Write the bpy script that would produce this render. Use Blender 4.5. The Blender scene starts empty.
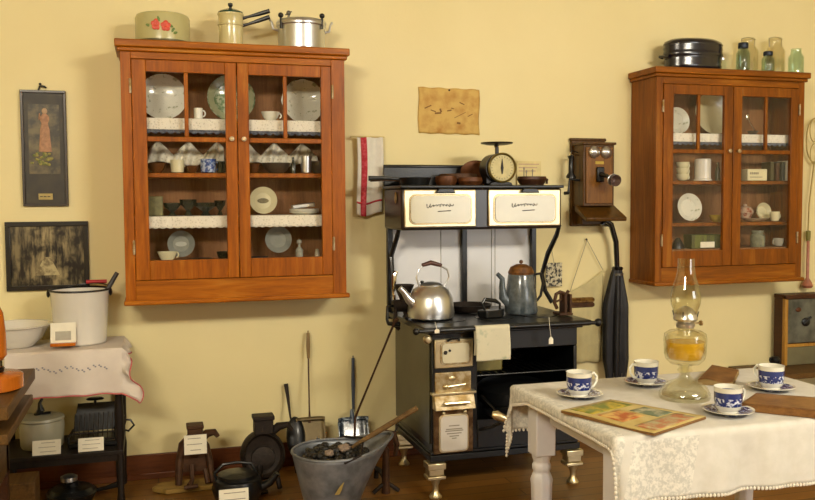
import bpy, bmesh, math, random
from mathutils import Vector, Matrix
random.seed(7)
PI = math.pi
sc = bpy.context.scene
COL = sc.collection

# ---------------------------------------------------------------- camera
F = 862.0
PIT, YAW, ROL = .057, .287, -.006
CAM = Vector((0, -4.3, 1.335))
fw = Vector((math.sin(YAW)*math.cos(PIT), math.cos(YAW)*math.cos(PIT), -math.sin(PIT)))
rt0 = Vector((math.cos(YAW), -math.sin(YAW), 0)); up0 = rt0.cross(fw)
rt = rt0*math.cos(ROL)+up0*math.sin(ROL); up = up0*math.cos(ROL)-rt0*math.sin(ROL)
cd = bpy.data.cameras.new('camera'); cam = bpy.data.objects.new('camera', cd); COL.objects.link(cam)
M = Matrix((rt, up, -fw)).transposed().to_4x4(); M.translation = CAM
cam.matrix_world = M
cd.sensor_fit = 'HORIZONTAL'; cd.sensor_width = 36; cd.lens = F/815*36; cd.clip_start = .05
sc.camera = cam

def at(px, py, x=None, y=None, z=None):
    """point of the room seen at a photo pixel, on the plane x=, y= or z="""
    d = fw + rt*((px-407.5)/F) - up*((py-250)/F)
    if y is not None: t = (y-CAM.y)/d.y
    elif z is not None: t = (z-CAM.z)/d.z
    else: t = (x-CAM.x)/d.x
    return CAM + d*t

# ---------------------------------------------------------------- materials
def lin(h):
    h = h.lstrip('#'); c = [int(h[i:i+2], 16)/255 for i in (0, 2, 4)]
    return tuple(v/12.92 if v <= .04045 else ((v+.055)/1.055)**2.4 for v in c)+(1,)
def nt(name):
    m = bpy.data.materials.new(name); m.use_nodes = True
    t = m.node_tree; b = t.nodes['Principled BSDF']; return m, t, b
def coords(t, scale=(1, 1, 1), kind='Object', rot=(0, 0, 0)):
    tc = t.nodes.new('ShaderNodeTexCoord'); mp = t.nodes.new('ShaderNodeMapping')
    mp.inputs['Scale'].default_value = scale; mp.inputs['Rotation'].default_value = rot
    t.links.new(tc.outputs[kind], mp.inputs['Vector']); return mp.outputs['Vector']
def noise(t, v, scale, detail=3, rough=.55, dist=0):
    n = t.nodes.new('ShaderNodeTexNoise'); n.inputs['Scale'].default_value = scale
    n.inputs['Detail'].default_value = detail; n.inputs['Roughness'].default_value = rough
    n.inputs['Distortion'].default_value = dist
    t.links.new(v, n.inputs['Vector']); return n.outputs['Fac']
def ramp(t, fac, stops, interp='LINEAR'):
    r = t.nodes.new('ShaderNodeValToRGB'); e = r.color_ramp.elements; r.color_ramp.interpolation = interp
    while len(e) < len(stops): e.new(.5)
    for el, (p, c) in zip(e, stops): el.position = p; el.color = c if not isinstance(c, str) else lin(c)
    t.links.new(fac, r.inputs['Fac']); return r.outputs['Color']
def mixc(t, fac, a, b, mode='MIX'):
    n = t.nodes.new('ShaderNodeMix'); n.data_type = 'RGBA'; n.blend_type = mode
    for s, k in ((fac, 0), (a, 6), (b, 7)):
        if hasattr(s, 'links'): t.links.new(s, n.inputs[k])
        elif k == 0: n.inputs[0].default_value = s
        else: n.inputs[k].default_value = lin(s) if isinstance(s, str) else s
    return n.outputs[2]
def math_(t, op, a, b=0.0, clamp=False):
    n = t.nodes.new('ShaderNodeMath'); n.operation = op; n.use_clamp = clamp
    for i, s in enumerate((a, b)):
        if hasattr(s, 'links'): t.links.new(s, n.inputs[i])
        else: n.inputs[i].default_value = s
    return n.outputs[0]
def bump(t, b, h, strength=.2, dist=.01):
    n = t.nodes.new('ShaderNodeBump'); n.inputs['Strength'].default_value = strength
    n.inputs['Distance'].default_value = dist
    t.links.new(h, n.inputs['Height']); t.links.new(n.outputs[0], b.inputs['Normal'])
def plain(name, c, rough=.6, metal=0., var=.12, scale=18, bmp=0., coat=0., spec=.5):
    m, t, b = nt(name); v = coords(t)
    n = noise(t, v, scale)
    base = lin(c)
    dk = tuple(x*(1-var) for x in base[:3])+(1,); lt = tuple(min(1, x*(1+var)) for x in base[:3])+(1,)
    t.links.new(ramp(t, n, [(.3, dk), (.7, lt)]), b.inputs['Base Color'])
    b.inputs['Roughness'].default_value = rough; b.inputs['Metallic'].default_value = metal
    b.inputs['Coat Weight'].default_value = coat; b.inputs['Coat Roughness'].default_value = .15
    b.inputs['Specular IOR Level'].default_value = spec
    if bmp: bump(t, b, noise(t, v, scale*4), bmp, .004)
    return m
def wood(name, c1, c2, rough=.35, axis='z', scale=1., coat=.3, c3=None):
    m, t, b = nt(name)
    s = {'x': (1.2, 14, 14), 'y': (14, 1.2, 14), 'z': (14, 14, 1.2)}[axis]
    v = coords(t, tuple(q*scale for q in s))
    n = noise(t, v, 1.6, 6, .62, .8); n2 = noise(t, v, 9, 3, .6)
    c = ramp(t, n, [(.28, c1), (.55, c2), (.8, c3 or c2)])
    c = mixc(t, .35, c, ramp(t, n2, [(.35, c1), (.65, c2)]))
    v2 = coords(t, (1, 1, 1)); n3 = noise(t, v2, 2.4, 2)
    c = mixc(t, ramp(t, n3, [(.35, '000000'), (.75, '808080')]), c, c1)
    t.links.new(c, b.inputs['Base Color'])
    b.inputs['Roughness'].default_value = rough; b.inputs['Coat Weight'].default_value = coat
    b.inputs['Coat Roughness'].default_value = .2; b.inputs['Specular IOR Level'].default_value = .22
    bump(t, b, n, .08, .003)
    return m
def glassy(name, tint='ffffff', gl=.06, edge=.55, rough=.03):
    """thin clear glass: see-through, with a fresnel gloss"""
    m, t, b = nt(name); t.nodes.remove(b)
    tr = t.nodes.new('ShaderNodeBsdfTransparent'); tr.inputs['Color'].default_value = lin(tint)
    g = t.nodes.new('ShaderNodeBsdfGlossy'); g.inputs['Roughness'].default_value = rough
    lw = t.nodes.new('ShaderNodeLayerWeight'); lw.inputs['Blend'].default_value = .25
    f = math_(t, 'ADD', math_(t, 'MULTIPLY', lw.outputs['Facing'], edge), gl, True)
    mx = t.nodes.new('ShaderNodeMixShader'); t.links.new(f, mx.inputs[0])
    t.links.new(tr.outputs[0], mx.inputs[1]); t.links.new(g.outputs[0], mx.inputs[2])
    t.links.new(mx.outputs[0], t.nodes['Material Output'].inputs[0])
    return m
def spots(name, base, spot, scale=60, lo=.45, hi=.6, rough=.7, bmp=0, detail=2, stretch=(1, 1, 1), coat=0, metal=0):
    m, t, b = nt(name); v = coords(t, stretch)
    n = noise(t, v, scale, detail)
    t.links.new(ramp(t, n, [(lo, base), (hi, spot)]), b.inputs['Base Color'])
    b.inputs['Roughness'].default_value = rough; b.inputs['Coat Weight'].default_value = coat
    b.inputs['Metallic'].default_value = metal
    if bmp: bump(t, b, n, bmp, .003)
    return m

def wall_mat():
    m, t, b = nt('painted_plaster_wall'); v = coords(t)
    n = noise(t, v, 1.3, 4); n2 = noise(t, v, 60, 2)
    t.links.new(ramp(t, n, [(.3, 'E3D49C'), (.7, 'E9DBA6')]), b.inputs['Base Color'])
    b.inputs['Roughness'].default_value = .6
    bump(t, b, n2, .12, .003); return m
def floor_mat():
    m, t, b = nt('brown_plank_floor'); v = coords(t)
    br = t.nodes.new('ShaderNodeTexBrick'); t.links.new(v, br.inputs['Vector'])
    br.inputs['Scale'].default_value = 1; br.inputs['Brick Width'].default_value = 1.6
    br.inputs['Row Height'].default_value = .085; br.inputs['Mortar Size'].default_value = .0022
    br.inputs['Color1'].default_value = lin('8E6026'); br.inputs['Color2'].default_value = lin('74501E')
    br.inputs['Mortar'].default_value = lin('2A1408')
    v2 = coords(t, (1.5, 22, 1)); n = noise(t, v2, 2, 5)
    c = mixc(t, ramp(t, n, [(.3, '000000'), (.75, '909090')]), br.outputs['Color'], '4E260D')
    t.links.new(c, b.inputs['Base Color']); b.inputs['Roughness'].default_value = .38
    bump(t, b, br.outputs['Fac'], -.2, .003); return m

W_ORANGE = wood('orange_oak_wood', '6E3602', 'AA5C06', .4, 'z', 1, .04, 'CC8A2C')
W_ORANGE_X = wood('orange_oak_wood_rail', '743A02', 'B06408', .4, 'x', 1, .04, 'D29234')
W_RIGHT = wood('brown_oak_wood', '5A3004', '904F06', .4, 'z', 1, .04, 'B47A26')
W_RIGHT_X = wood('brown_oak_wood_rail', '603404', '985608', .4, 'x', 1, .04, 'BC842C')
W_INNER = wood('cabinet_back_boards', '6A4426', '9A6C44', .6, 'z', 1, 0)
W_PHONE = wood('dark_telephone_oak', '33200A', '5E3E14', .35, 'z', 1.6, .15)
W_DARK = wood('old_dark_wood', '2A170C', '4E2C14', .55, 'y', 1, .1)
W_MED = wood('old_brown_wood', '3E2A10', '6A4C24', .55, 'y', 1, .1)
W_PLANK = wood('pale_pine_board', '6E5428', '9A7C3E', .6, 'x', 1, 0)
W_AMBER = wood('amber_varnished_wood', 'A04E0C', 'C8701C', .25, 'z', 1.2, .5)
BLK = plain('blackened_cast_iron', '121314', .38, .25, .3, 20, .25, .25)
IRON = plain('rusty_dark_iron', '2A211B', .6, .45, .35, 26, .5)
IRON_BR = plain('brown_rusted_iron', '4A2F1A', .6, .4, .35, 26, .4)
RANGE = plain('black_range_enamel', '0A0C0E', .34, .0, .25, 9, .08, .15)
SIDE = plain('olive_grey_range_side', '4A4632', .3, .4, .25, 5, .05, .2)
NICKEL = plain('worn_nickel', 'DCCDA6', .3, .9, .1, 9, .05)
BRASSY = spots('tarnished_brass_plate', '9A8050', 'C4B698', 30, .4, .65, .52, .05, 3, metal=.7)
ALU = plain('brushed_aluminium', 'D4D6D8', .3, .95, .08, 10, .04)
CHROME = plain('bright_silver_metal', 'E4E0D8', .12, 1., .05, 10)
GALV = spots('galvanised_grey_steel', '6E737A', '9398A0', 14, .35, .65, .42, .1, 4, metal=.55)
CREAM = plain('cream_porcelain_enamel', 'CFC8AC', .18, 0, .04, 10, 0, .5)
WHITE_P = plain('white_splash_enamel', 'E2E2E4', .3, 0, .04, 3, 0, .2)
ENAMEL = plain('white_enamelware', 'D9D4C8', .2, 0, .04, 5, 0, .5)
CHINA = plain('white_china', 'EEECDC', .15, 0, .03, 9, 0, .5)
PAPER = plain('white_card_paper', 'E8E2CC', .7, 0, .04, 30)
INK = plain('dark_ink', '2E2A28', .7, 0, .05)
GREYINK = plain('faded_grey_ink', '8A8272', .7, 0, .05)
RED = plain('red_paint', 'B4242A', .45, 0, .08)
ORANGE_RED = plain('orange_red_flower_paint', 'C8401E', .4, 0, .15, 60)
LEAFG = plain('green_leaf_paint', '5E7A2A', .4, 0, .2, 60)
PAINTW = plain('white_painted_wood', 'D4D2D4', .4, 0, .05, 10, .05, .1)
DARKBLUE = plain('dark_blue_band', '24346E', .3)
AMBER_OIL = plain('amber_lamp_oil', 'E0B01E', .15, 0, .06, 8, 0, .5)
PANE = glassy('clear_window_glass', 'FFFFFF', .02, .12)
JARG = glassy('pale_aqua_jar_glass', 'EEF8F2', .08, .38)
JARC = glassy('clear_jar_glass', 'FBF9F0', .07, .38)
LAMPG = glassy('clear_lamp_glass', 'FCFBF2', .06, .42)
PINK = plain('pink_hem_stitching', 'C0605E', .8)

def lace_mat(name, base='ECE6D4', dark='CFC8B4', scale=90, rough=.85):
    m, t, b = nt(name); v = coords(t)
    vo = t.nodes.new('ShaderNodeTexVoronoi'); vo.inputs['Scale'].default_value = scale; t.links.new(v, vo.inputs['Vector'])
    t.links.new(ramp(t, vo.outputs['Distance'], [(.15, dark), (.4, base)]), b.inputs['Base Color'])
    b.inputs['Roughness'].default_value = rough; bump(t, b, vo.outputs['Distance'], .4, .003); return m
LACE = lace_mat('white_shelf_lace')
def cloth_mat():
    # linen with lace areas (openwork squares) near the front left corner, in the cloth's own position
    m, t, b = nt('white_linen_with_lace'); v = coords(t)
    n = noise(t, v, 70, 3); fine = noise(t, v, 300, 2)
    tc = t.nodes.new('ShaderNodeUVMap'); sp = t.nodes.new('ShaderNodeSeparateXYZ'); t.links.new(tc.outputs[0], sp.inputs[0])
    # uv.x = 0..1 along width, uv.y = 0..1 along depth (0 = front)
    a = math_(t, 'LESS_THAN', sp.outputs[0], .055)
    bmk = math_(t, 'MULTIPLY', math_(t, 'LESS_THAN', sp.outputs[1], .16), math_(t, 'MULTIPLY', math_(t, 'GREATER_THAN', sp.outputs[0], .075), math_(t, 'LESS_THAN', sp.outputs[0], .25)))
    c3 = math_(t, 'GREATER_THAN', sp.outputs[1], .9)
    mask = math_(t, 'ADD', a, math_(t, 'ADD', bmk, c3), True)
    n5 = noise(t, v, 190, 2); lace = ramp(t, math_(t, 'ADD', math_(t, 'MULTIPLY', n, .6), math_(t, 'MULTIPLY', n5, .4)), [(.44, 'D8D4C8'), (.56, 'BCBAB0')])
    vor = ramp(t, noise(t, v, 28, 4), [(.35, 'C6C2B6'), (.7, 'D0CCC2')])
    t.links.new(mixc(t, mask, vor, lace), b.inputs['Base Color'])
    b.inputs['Roughness'].default_value = .85; bump(t, b, fine, .15, .002); return m
CLOTH = cloth_mat()
def willow(name='blue_willow_china', z0=.018, z1=.052, radial=None):
    """white china with a cobalt transfer band; band by height (cup) or by radius (saucer)"""
    m, t, b = nt(name); v = coords(t)
    sp = t.nodes.new('ShaderNodeSeparateXYZ'); t.links.new(v, sp.inputs[0])
    if radial:
        r = math_(t, 'SQRT', math_(t, 'ADD', math_(t, 'MULTIPLY', sp.outputs[0], sp.outputs[0]), math_(t, 'MULTIPLY', sp.outputs[1], sp.outputs[1])))
        q, lo, hi = r, radial[0], radial[1]
    else: q, lo, hi = sp.outputs[2], z0, z1
    band = math_(t, 'MULTIPLY', math_(t, 'GREATER_THAN', q, lo), math_(t, 'LESS_THAN', q, hi))
    n = noise(t, v, 120, 3)
    blue = ramp(t, n, [(.5, '1E2C6C'), (.6, 'CFD3E0')])
    if not radial: blue = mixc(t, math_(t, 'GREATER_THAN', q, hi-.014), blue, '26336F')
    c = mixc(t, band, 'E6E2D0', blue)
    t.links.new(c, b.inputs['Base Color']); b.inputs['Roughness'].default_value = .12; b.inputs['Coat Weight'].default_value = .5
    return m
WILLOW_CUP = willow(); WILLOW_SAUCER = willow('blue_willow_saucer_china', radial=(.028, .062))

# ---------------------------------------------------------------- mesh builder
class B:
    def __init__(s): s.bm = bmesh.new()
    def _mx(s, vs, c, rot=None):
        m = Matrix.Translation(Vector(c)) @ (rot.to_4x4() if rot is not None else Matrix())
        bmesh.ops.transform(s.bm, matrix=m, verts=vs)
    def box(s, c, d, rot=None):
        r = bmesh.ops.create_cube(s.bm, size=1); vs = r['verts']
        bmesh.ops.scale(s.bm, vec=Vector(d), verts=vs); s._mx(vs, c, rot); return s
    def bx(s, x0, x1, y0, y1, z0, z1):
        return s.box(((x0+x1)/2, (y0+y1)/2, (z0+z1)/2), (x1-x0, y1-y0, z1-z0))
    def sph(s, c, r, seg=20, rot=None):
        if not hasattr(r, '__len__'): r = (r, r, r)
        q = bmesh.ops.create_uvsphere(s.bm, u_segments=seg, v_segments=max(8, seg//2), radius=1); vs = q['verts']
        bmesh.ops.scale(s.bm, vec=Vector(r), verts=vs); s._mx(vs, c, rot); return s
    def lathe(s, prof, c=(0, 0, 0), seg=32, rot=None, sx=1, sy=1, lobes=0, amp=0):
        rings = []
        for r, z in prof:
            if r < 1e-5: rings.append([s.bm.verts.new((0, 0, z))])
            else:
                ring = []
                for i in range(seg):
                    a = 2*PI*i/seg; rr = r*(1+amp*math.cos(lobes*a))
                    ring.append(s.bm.verts.new((rr*math.cos(a)*sx, rr*math.sin(a)*sy, z)))
                rings.append(ring)
        for a, b in zip(rings, rings[1:]):
            for i in range(seg):
                j = (i+1) % seg
                if len(a) == 1 and len(b) == 1: continue
                f = [a[0], b[j], b[i]] if len(a) == 1 else ([a[i], a[j], b[0]] if len(b) == 1 else [a[i], a[j], b[j], b[i]])
                try: s.bm.faces.new(f)
                except ValueError: pass
        s._mx([v for r in rings for v in r], c, rot); return s
    def cyl(s, c, r, h, axis='z', r2=None, seg=24):
        """c = centre of the base end; grows along +axis"""
        r2 = r if r2 is None else r2
        rot = {'z': None, 'x': Matrix.Rotation(PI/2, 3, 'Y'), 'y': Matrix.Rotation(-PI/2, 3, 'X'), '-y': Matrix.Rotation(PI/2, 3, 'X'), '-x': Matrix.Rotation(-PI/2, 3, 'Y')}[axis]
        return s.lathe([(0, 0), (r, 0), (r2, h), (0, h)], c, seg, rot)
    def tube(s, pts, r, seg=8, flat=1.):
        pts = [Vector(p) for p in pts]; n = len(pts)
        rs = r if hasattr(r, '__len__') else [r]*n
        rings = []; prev = None
        for i, p in enumerate(pts):
            d = (pts[min(i+1, n-1)]-pts[max(i-1, 0)]).normalized()
            ref = prev if prev is not None else (Vector((0, 0, 1)) if abs(d.z) < .9 else Vector((1, 0, 0)))
            u = (ref-d*ref.dot(d)).normalized(); w = d.cross(u); prev = u
            rings.append([s.bm.verts.new(p+u*math.cos(2*PI*k/seg)*rs[i]+w*math.sin(2*PI*k/seg)*rs[i]*flat) for k in range(seg)])
        for a, b in zip(rings, rings[1:]):
            for k in range(seg): s.bm.faces.new([a[k], a[(k+1) % seg], b[(k+1) % seg], b[k]])
        s.bm.faces.new(rings[0][::-1]); s.bm.faces.new(rings[-1]); return s
    def prism(s, poly, h, c=(0, 0, 0), rot=None):
        """poly in XY, extruded along +Z by h, then rotated and moved"""
        a = [s.bm.verts.new((x, y, 0)) for x, y in poly]; b = [s.bm.verts.new((x, y, h)) for x, y in poly]
        s.bm.faces.new(a[::-1]); s.bm.faces.new(b)
        for i in range(len(a)):
            j = (i+1) % len(a); s.bm.faces.new([a[i], a[j], b[j], b[i]])
        s._mx(a+b, c, rot); return s
    def grid(s, fn, nu, nv, uv=False):
        vs = [[s.bm.verts.new(fn(i/nu, j/nv)) for j in range(nv+1)] for i in range(nu+1)]
        lay = s.bm.loops.layers.uv.verify() if uv else None
        for i in range(nu):
            for j in range(nv):
                f = s.bm.faces.new([vs[i][j], vs[i+1][j], vs[i+1][j+1], vs[i][j+1]])
                if uv:
                    for l, (a, b) in zip(f.loops, ((i, j), (i+1, j), (i+1, j+1), (i, j+1))): l[lay].uv = (a/nu, b/nv)
        return s
    def done(s, name, mat, parent=None, label=None, cat=None, group=None, kind=None, bev=0, solid=0, sub=0, ang=35, flip=False):
        bm = s.bm; bmesh.ops.recalc_face_normals(bm, faces=bm.faces)
        off = Vector((0, 0, 0))
        if parent is not None: off = parent['_o'] if False else OFF[parent.name]
        elif kind != 'structure' and not getattr(s, 'raw', False):
            xs = [v.co for v in bm.verts]
            off = Vector(((min(v.x for v in xs)+max(v.x for v in xs))/2, (min(v.y for v in xs)+max(v.y for v in xs))/2, min(v.z for v in xs)))
        if off.length: bmesh.ops.translate(bm, vec=-off, verts=bm.verts)
        me = bpy.data.meshes.new(name); bm.to_mesh(me); bm.free()
        for p in me.polygons: p.use_smooth = True
        me.set_sharp_from_angle(angle=math.radians(ang))
        me.materials.append(mat)
        o = bpy.data.objects.new(name, me); COL.objects.link(o)
        if parent is not None: o.parent = parent; OFF[o.name] = off
        else: o.location = off; OFF[o.name] = off.copy()
        if solid:
            q = o.modifiers.new('thick', 'SOLIDIFY'); q.thickness = solid; q.offset = 0
        if bev:
            q = o.modifiers.new('bevel', 'BEVEL'); q.width = bev; q.segments = 2; q.limit_method = 'ANGLE'; q.angle_limit = math.radians(40)
        if sub:
            q = o.modifiers.new('sub', 'SUBSURF'); q.levels = sub; q.render_levels = sub
        if kind: o['kind'] = kind
        if label: o['label'] = label
        if cat: o['category'] = cat
        if group: o['group'] = group
        return o
OFF = {}
def thing(name, label, cat, loc=(0, 0, 0), group=None):
    o = bpy.data.objects.new(name, None); COL.objects.link(o); o.location = loc; o.empty_display_size = .05
    o['label'] = label; o['category'] = cat
    if group: o['group'] = group
    OFF[o.name] = Vector(loc); return o
def dup(root, loc, rz=0, label=None, scale=None):
    r = root.copy(); COL.objects.link(r); r.location = loc; r.rotation_euler = (0, 0, rz)
    if scale: r.scale = (scale,)*3
    if label: r['label'] = label
    OFF[r.name] = Vector(loc)
    for ch in list(root.children):
        c = ch.copy(); COL.objects.link(c); c.parent = r
        for g in list(ch.children):
            d = g.copy(); COL.objects.link(d); d.parent = c
    return r
RX = lambda a: Matrix.Rotation(a, 3, 'X')
RY = lambda a: Matrix.Rotation(a, 3, 'Y')
RZ = lambda a: Matrix.Rotation(a, 3, 'Z')
def rrect(w, h, r, n=5):
    pts = []
    for cx, cy, a0 in ((w/2-r, h/2-r, 0), (-w/2+r, h/2-r, PI/2), (-w/2+r, -h/2+r, PI), (w/2-r, -h/2+r, 1.5*PI)):
        for k in range(n+1):
            a = a0+PI/2*k/n; pts.append((cx+r*math.cos(a), cy+r*math.sin(a)))
    return pts
def arc(c, r, a0, a1, n, plane='xz', ry=None):
    ry = r if ry is None else ry; out = []
    for k in range(n+1):
        a = a0+(a1-a0)*k/n; u, w = r*math.cos(a), ry*math.sin(a)
        out.append({'xz': (c[0]+u, c[1], c[2]+w), 'xy': (c[0]+u, c[1]+w, c[2]), 'yz': (c[0], c[1]+u, c[2]+w)}[plane])
    return out

# ---------------------------------------------------------------- the room
WALL = wall_mat()
B().bx(-2.6, 5.6, 0, .12, 0, 2.9).done('wall_back', WALL, kind='structure')
B().bx(-2.72, -2.6, -6.6, .12, 0, 2.9).done('wall_left', WALL, kind='structure')
B().bx(5.6, 5.72, -6.6, .12, 0, 2.9).done('wall_right', WALL, kind='structure')
B().bx(-2.72, 5.72, -6.72, -6.6, 0, 2.9).done('wall_front', WALL, kind='structure')
B().bx(-2.72, 5.72, -6.72, .12, -.1, 0).done('floor', floor_mat(), kind='structure')
B().bx(-2.72, 5.72, -6.72, .12, 2.9, 3.0).done('ceiling', plain('white_ceiling_paint', 'E8E2D0', .8), kind='structure')
BASE = wood('red_brown_baseboard', '4A2410', '6A3A1C', .4, 'x', 1, .2)
B().bx(-2.6, 5.6, -.016, 0, 0, .12).bx(-2.6, 5.6, -.022, -.016, 0, .03).done('baseboard_back', BASE, kind='structure', bev=.003)

# ---------------------------------------------------------------- wall cabinets
def cabinet(tag_, label, x0, x1, z0, z1, W, WX, dep, shelf_z, gl, rail_z, gz, handle_x):
    """gl = two (glass x0, glass x1) pairs; gz = (glass bottom, glass top)"""
    f = -dep
    t = thing('china_cabinet', label, 'cabinet', ((x0+x1)/2, 0, z0))
    b = B().bx(x0, x0+.02, f, -.002, z0, z1).bx(x1-.02, x1, f, -.002, z0, z1)
    b.bx(x0+.02, x1-.02, f, -.002, z0, z0+.02).bx(x0+.02, x1-.02, f, -.002, z1-.02, z1)
    b.done('carcass', W, t, bev=.002)
    B().bx(x0+.02, x1-.02, -.014, -.003, z0+.02, z1-.02).done('back_panel', W_INNER, t)
    d0, d1 = gl[0][0]-.062, gl[1][1]+.05
    top = gz[1]+.055; bot = gz[0]-.09
    for a_, b_ in ((x0, d0), (d1, x1)): B().bx(a_, b_, f-.02, f, z0, z1).done('face_stile', W, t, bev=.002)
    for a_, b_ in ((top, z1), (z0, bot)): B().bx(d0, d1, f-.02, f, a_, b_).done('face_rail', WX, t, bev=.002)
    c = B().bx(x0-.022, x1+.022, f-.045, -.001, z1+.018, z1+.051).bx(x0-.012, x1+.012, f-.032, -.001, z1, z1+.018)
    c.done('crown_moulding', WX, t, bev=.005)
    B().bx(x0-.008, x1+.014, f-.034, -.001, z0-.02, z0+.002).done('base_moulding', WX, t, bev=.006)
    mid = (gl[0][1]+gl[1][0])/2
    for k, (a, c2) in enumerate(gl):
        l, r = (d0+.002, mid-.002) if k == 0 else (mid+.002, d1-.002)
        d = B().bx(l, a, f-.026, f-.004, bot+.003, top-.003).bx(c2, r, f-.026, f-.004, bot+.003, top-.003)
        d.bx(a, c2, f-.026, f-.004, gz[1], top-.003).bx(a, c2, f-.026, f-.004, bot+.003, gz[0])
        d.bx(a, c2, f-.024, f-.006, rail_z-.011, rail_z+.011)
        m_ = (a+c2)/2; d.bx(m_-.009, m_+.009, f-.023, f-.007, rail_z+.011, gz[1])
        dr = d.done('door', W, t, bev=.0025)
        for (pa, pb, pz0, pz1) in ((a, m_-.009, rail_z+.011, gz[1]), (m_+.009, c2, rail_z+.011, gz[1]), (a, c2, gz[0], rail_z-.011)):
            B().bx(pa-.003, pb+.003, f-.016, f-.013, pz0-.003, pz1+.003).done('glass_pane', PANE, dr)
        kx = (c2+r)/2 if k == 0 else (a+l)/2
        B().lathe([(0, 0), (.006, 0), (.005, .008), (.011, .014), (.011, .02), (0, .024)], (kx, f-.026, rail_z+.004), 16, RX(PI/2)).done('knob', BRASSY, dr)
        hx = d0-.004 if k == 0 else d1+.004
        for hz in (top-.12, bot+.15):
            B().bx(hx-.005, hx+.005, f-.029, f-.02, hz-.03, hz+.03).cyl((hx, f-.03, hz-.032), .004, .064, seg=10).done('hinge', BRASSY, dr)
    for sz in shelf_z:
        B().bx(x0+.02, x1-.02, f+.035, -.014, sz-.02, sz).done('shelf', W, t, bev=.002)
    return t
LZ = [1.71, 1.467, 1.268]
cabinet('left', 'wide orange oak wall cabinet with two glazed doors, left of the cooking range', -.122, .877, .897, 1.995, W_ORANGE, W_ORANGE_X, .28, LZ, ((-.016, .325), (.43, .763)), 1.615, (1.076, 1.91), 0)
RZ_ = [1.69, 1.435, 1.205]
cabinet('right', 'brown oak glazed wall cabinet with its dark left side showing, right of the telephone', 2.576, 3.522, .888, 1.985, W_RIGHT, W_RIGHT_X, .235, RZ_, ((2.678, 2.995), (3.108, 3.43)), 1.592, (1.056, 1.895), 0)
# raised bottom board that the contents of the lowest level stand on
BLUETRIM = spots('blue_grey_scallop_crochet', '464A56', '6A6E7A', 80, .4, .6, .8)
def lace(x0, x1, z, drop, label, shallow, trim=False):
    n = 120
    def fn(u, v):
        x = x0+(x1-x0)*u
        if v < .5: return (x, -.03-(shallow-.03+.004)*v*2, z+.0025)
        q = (v-.5)*2
        return (x, -shallow+.02*0-.004-.002*math.sin(u*90), z+.0025-drop*q*(1+.10*abs(math.sin((x-x0)*PI/.032))*(q > .9)))
    o = B().grid(fn, n, 12).done('shelf_lace', LACE, label=label, cat='lace edging', solid=.0012)
    if trim:
        def ft(u, v):
            x = x0+(x1-x0)*u
            return (x, -shallow-.0062-.002*math.sin(u*90), z-drop*.93-v*(.010+.009*abs(math.sin((x-x0)*PI/.034))))
        B().grid(ft, 220, 3).done('scalloped_trim', BLUETRIM, o, solid=.001)
for x0, x1, z, d, lb in ((-.1, .855, LZ[0], .052, 'white lace edging with blue grey scallops on the left cabinet top shelf'),
                         (-.1, .855, LZ[2], .05, 'white scalloped lace edging on third shelf of the left cabinet, below the cups'),
                         (2.6, 3.5, RZ_[0], .046, 'white lace edging with blue grey scallops on the right cabinet top shelf')):
    lace(x0, x1, z, d, lb, .249 if x0 < 1 else .204, z > 1.5)

# ---------------------------------------------------------------- dishes
def plate_up(px, py, y, r, mat, label, name='plate', z=None, scal=0, group=None, tilt=.16, ring=None, centre=None, sx=1):
    p = at(px, py, y=y)
    prof = [(0, 0), (r*.6, 0), (r*.68, -.006), (r*.97, -.016), (r, -.018), (r*.97, -.012), (r*.66, -.001), (r*.58, .004), (0, .004)]
    # leans back: rotate so that the eating side faces -y
    zc = z+r*math.cos(tilt)+.002 if z is not None else p.z
    rot = RX(PI/2-tilt)
    if ring or centre:
        t = thing(name, label, 'plate', (p.x, y, zc-r), group)
        B().lathe([(q, -w) for q, w in prof], (p.x, y, zc), 48, rot, sx=sx, lobes=scal, amp=.02 if scal else 0).done('dish', mat, t, bev=0)
        if ring: B().lathe([(r*.72, .008), (r*.95, .0165), (r*.95, .0175), (r*.72, .009)], (p.x, y, zc), 48, rot).done('painted_border', ring, t)
        if centre: B().lathe([(0, .0015), (r*.42, .0015), (r*.42, .0025), (0, .0025)], (p.x, y, zc), 24, rot, sy=.45).done('painted_picture', centre, t)
        return t
    return B().lathe([(q, -w) for q, w in prof], (p.x, y, zc), 48, rot, sx=sx, lobes=scal, amp=.02 if scal else 0).done(name, mat, label=label, cat='plate', group=group)
GREENCHINA = spots('green_transfer_china', '7E9A70', 'D0D6B8', 60, .42, .6, .15, 0, 3, coat=.5)
FLOWERCHINA = spots('flower_sprigged_china', 'E6E4D2', 'B0B090', 45, .6, .68, .15, 0, 2, coat=.5)
YELCHINA = plain('ivory_china', 'DCD4AC', .2, 0, .05, 8, 0, .5)
plate_up(163, 96, -.09, .108, FLOWERCHINA, 'large white platter with faint sprigs at left end of the left cabinet top shelf', z=LZ[0]+.004, name='platter')
plate_up(231, 97, -.07, .113, GREENCHINA, 'green patterned plate behind the middle stile of the left cabinet', z=LZ[0]+.004, ring=plain('pale_cream_rim', 'B9C09A', .2), name='plate')
plate_up(303, 99, -.07, .108, FLOWERCHINA, 'large scalloped white plate at right end of the left cabinet top shelf', z=LZ[0]+.004, scal=12)
plate_up(263, 199, -.1, .066, YELCHINA, 'ivory plate with a small dark landscape on the left cabinet third shelf', z=LZ[2]+.004, centre=plain('brown_landscape_print', '6E6238', .4, 0, .4, 90))
GLASSP = plain('frosted_pressed_glass', '8C8F86', .12, 0, .1, 30, .1, .6)
plate_up(181, 241, -.12, .062, GLASSP, 'round frosted glass plate in left door bottom of the left cabinet', name='glass_plate', z=1.075, group='pressed glass plates', centre=plain('glass_boss', 'B4B6AC', .2), tilt=.1)
plate_up(278, 239, -.12, .064, GLASSP, 'round frosted glass plate in right door bottom of the left cabinet', name='glass_plate', z=1.085, group='pressed glass plates', tilt=.1)
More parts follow.
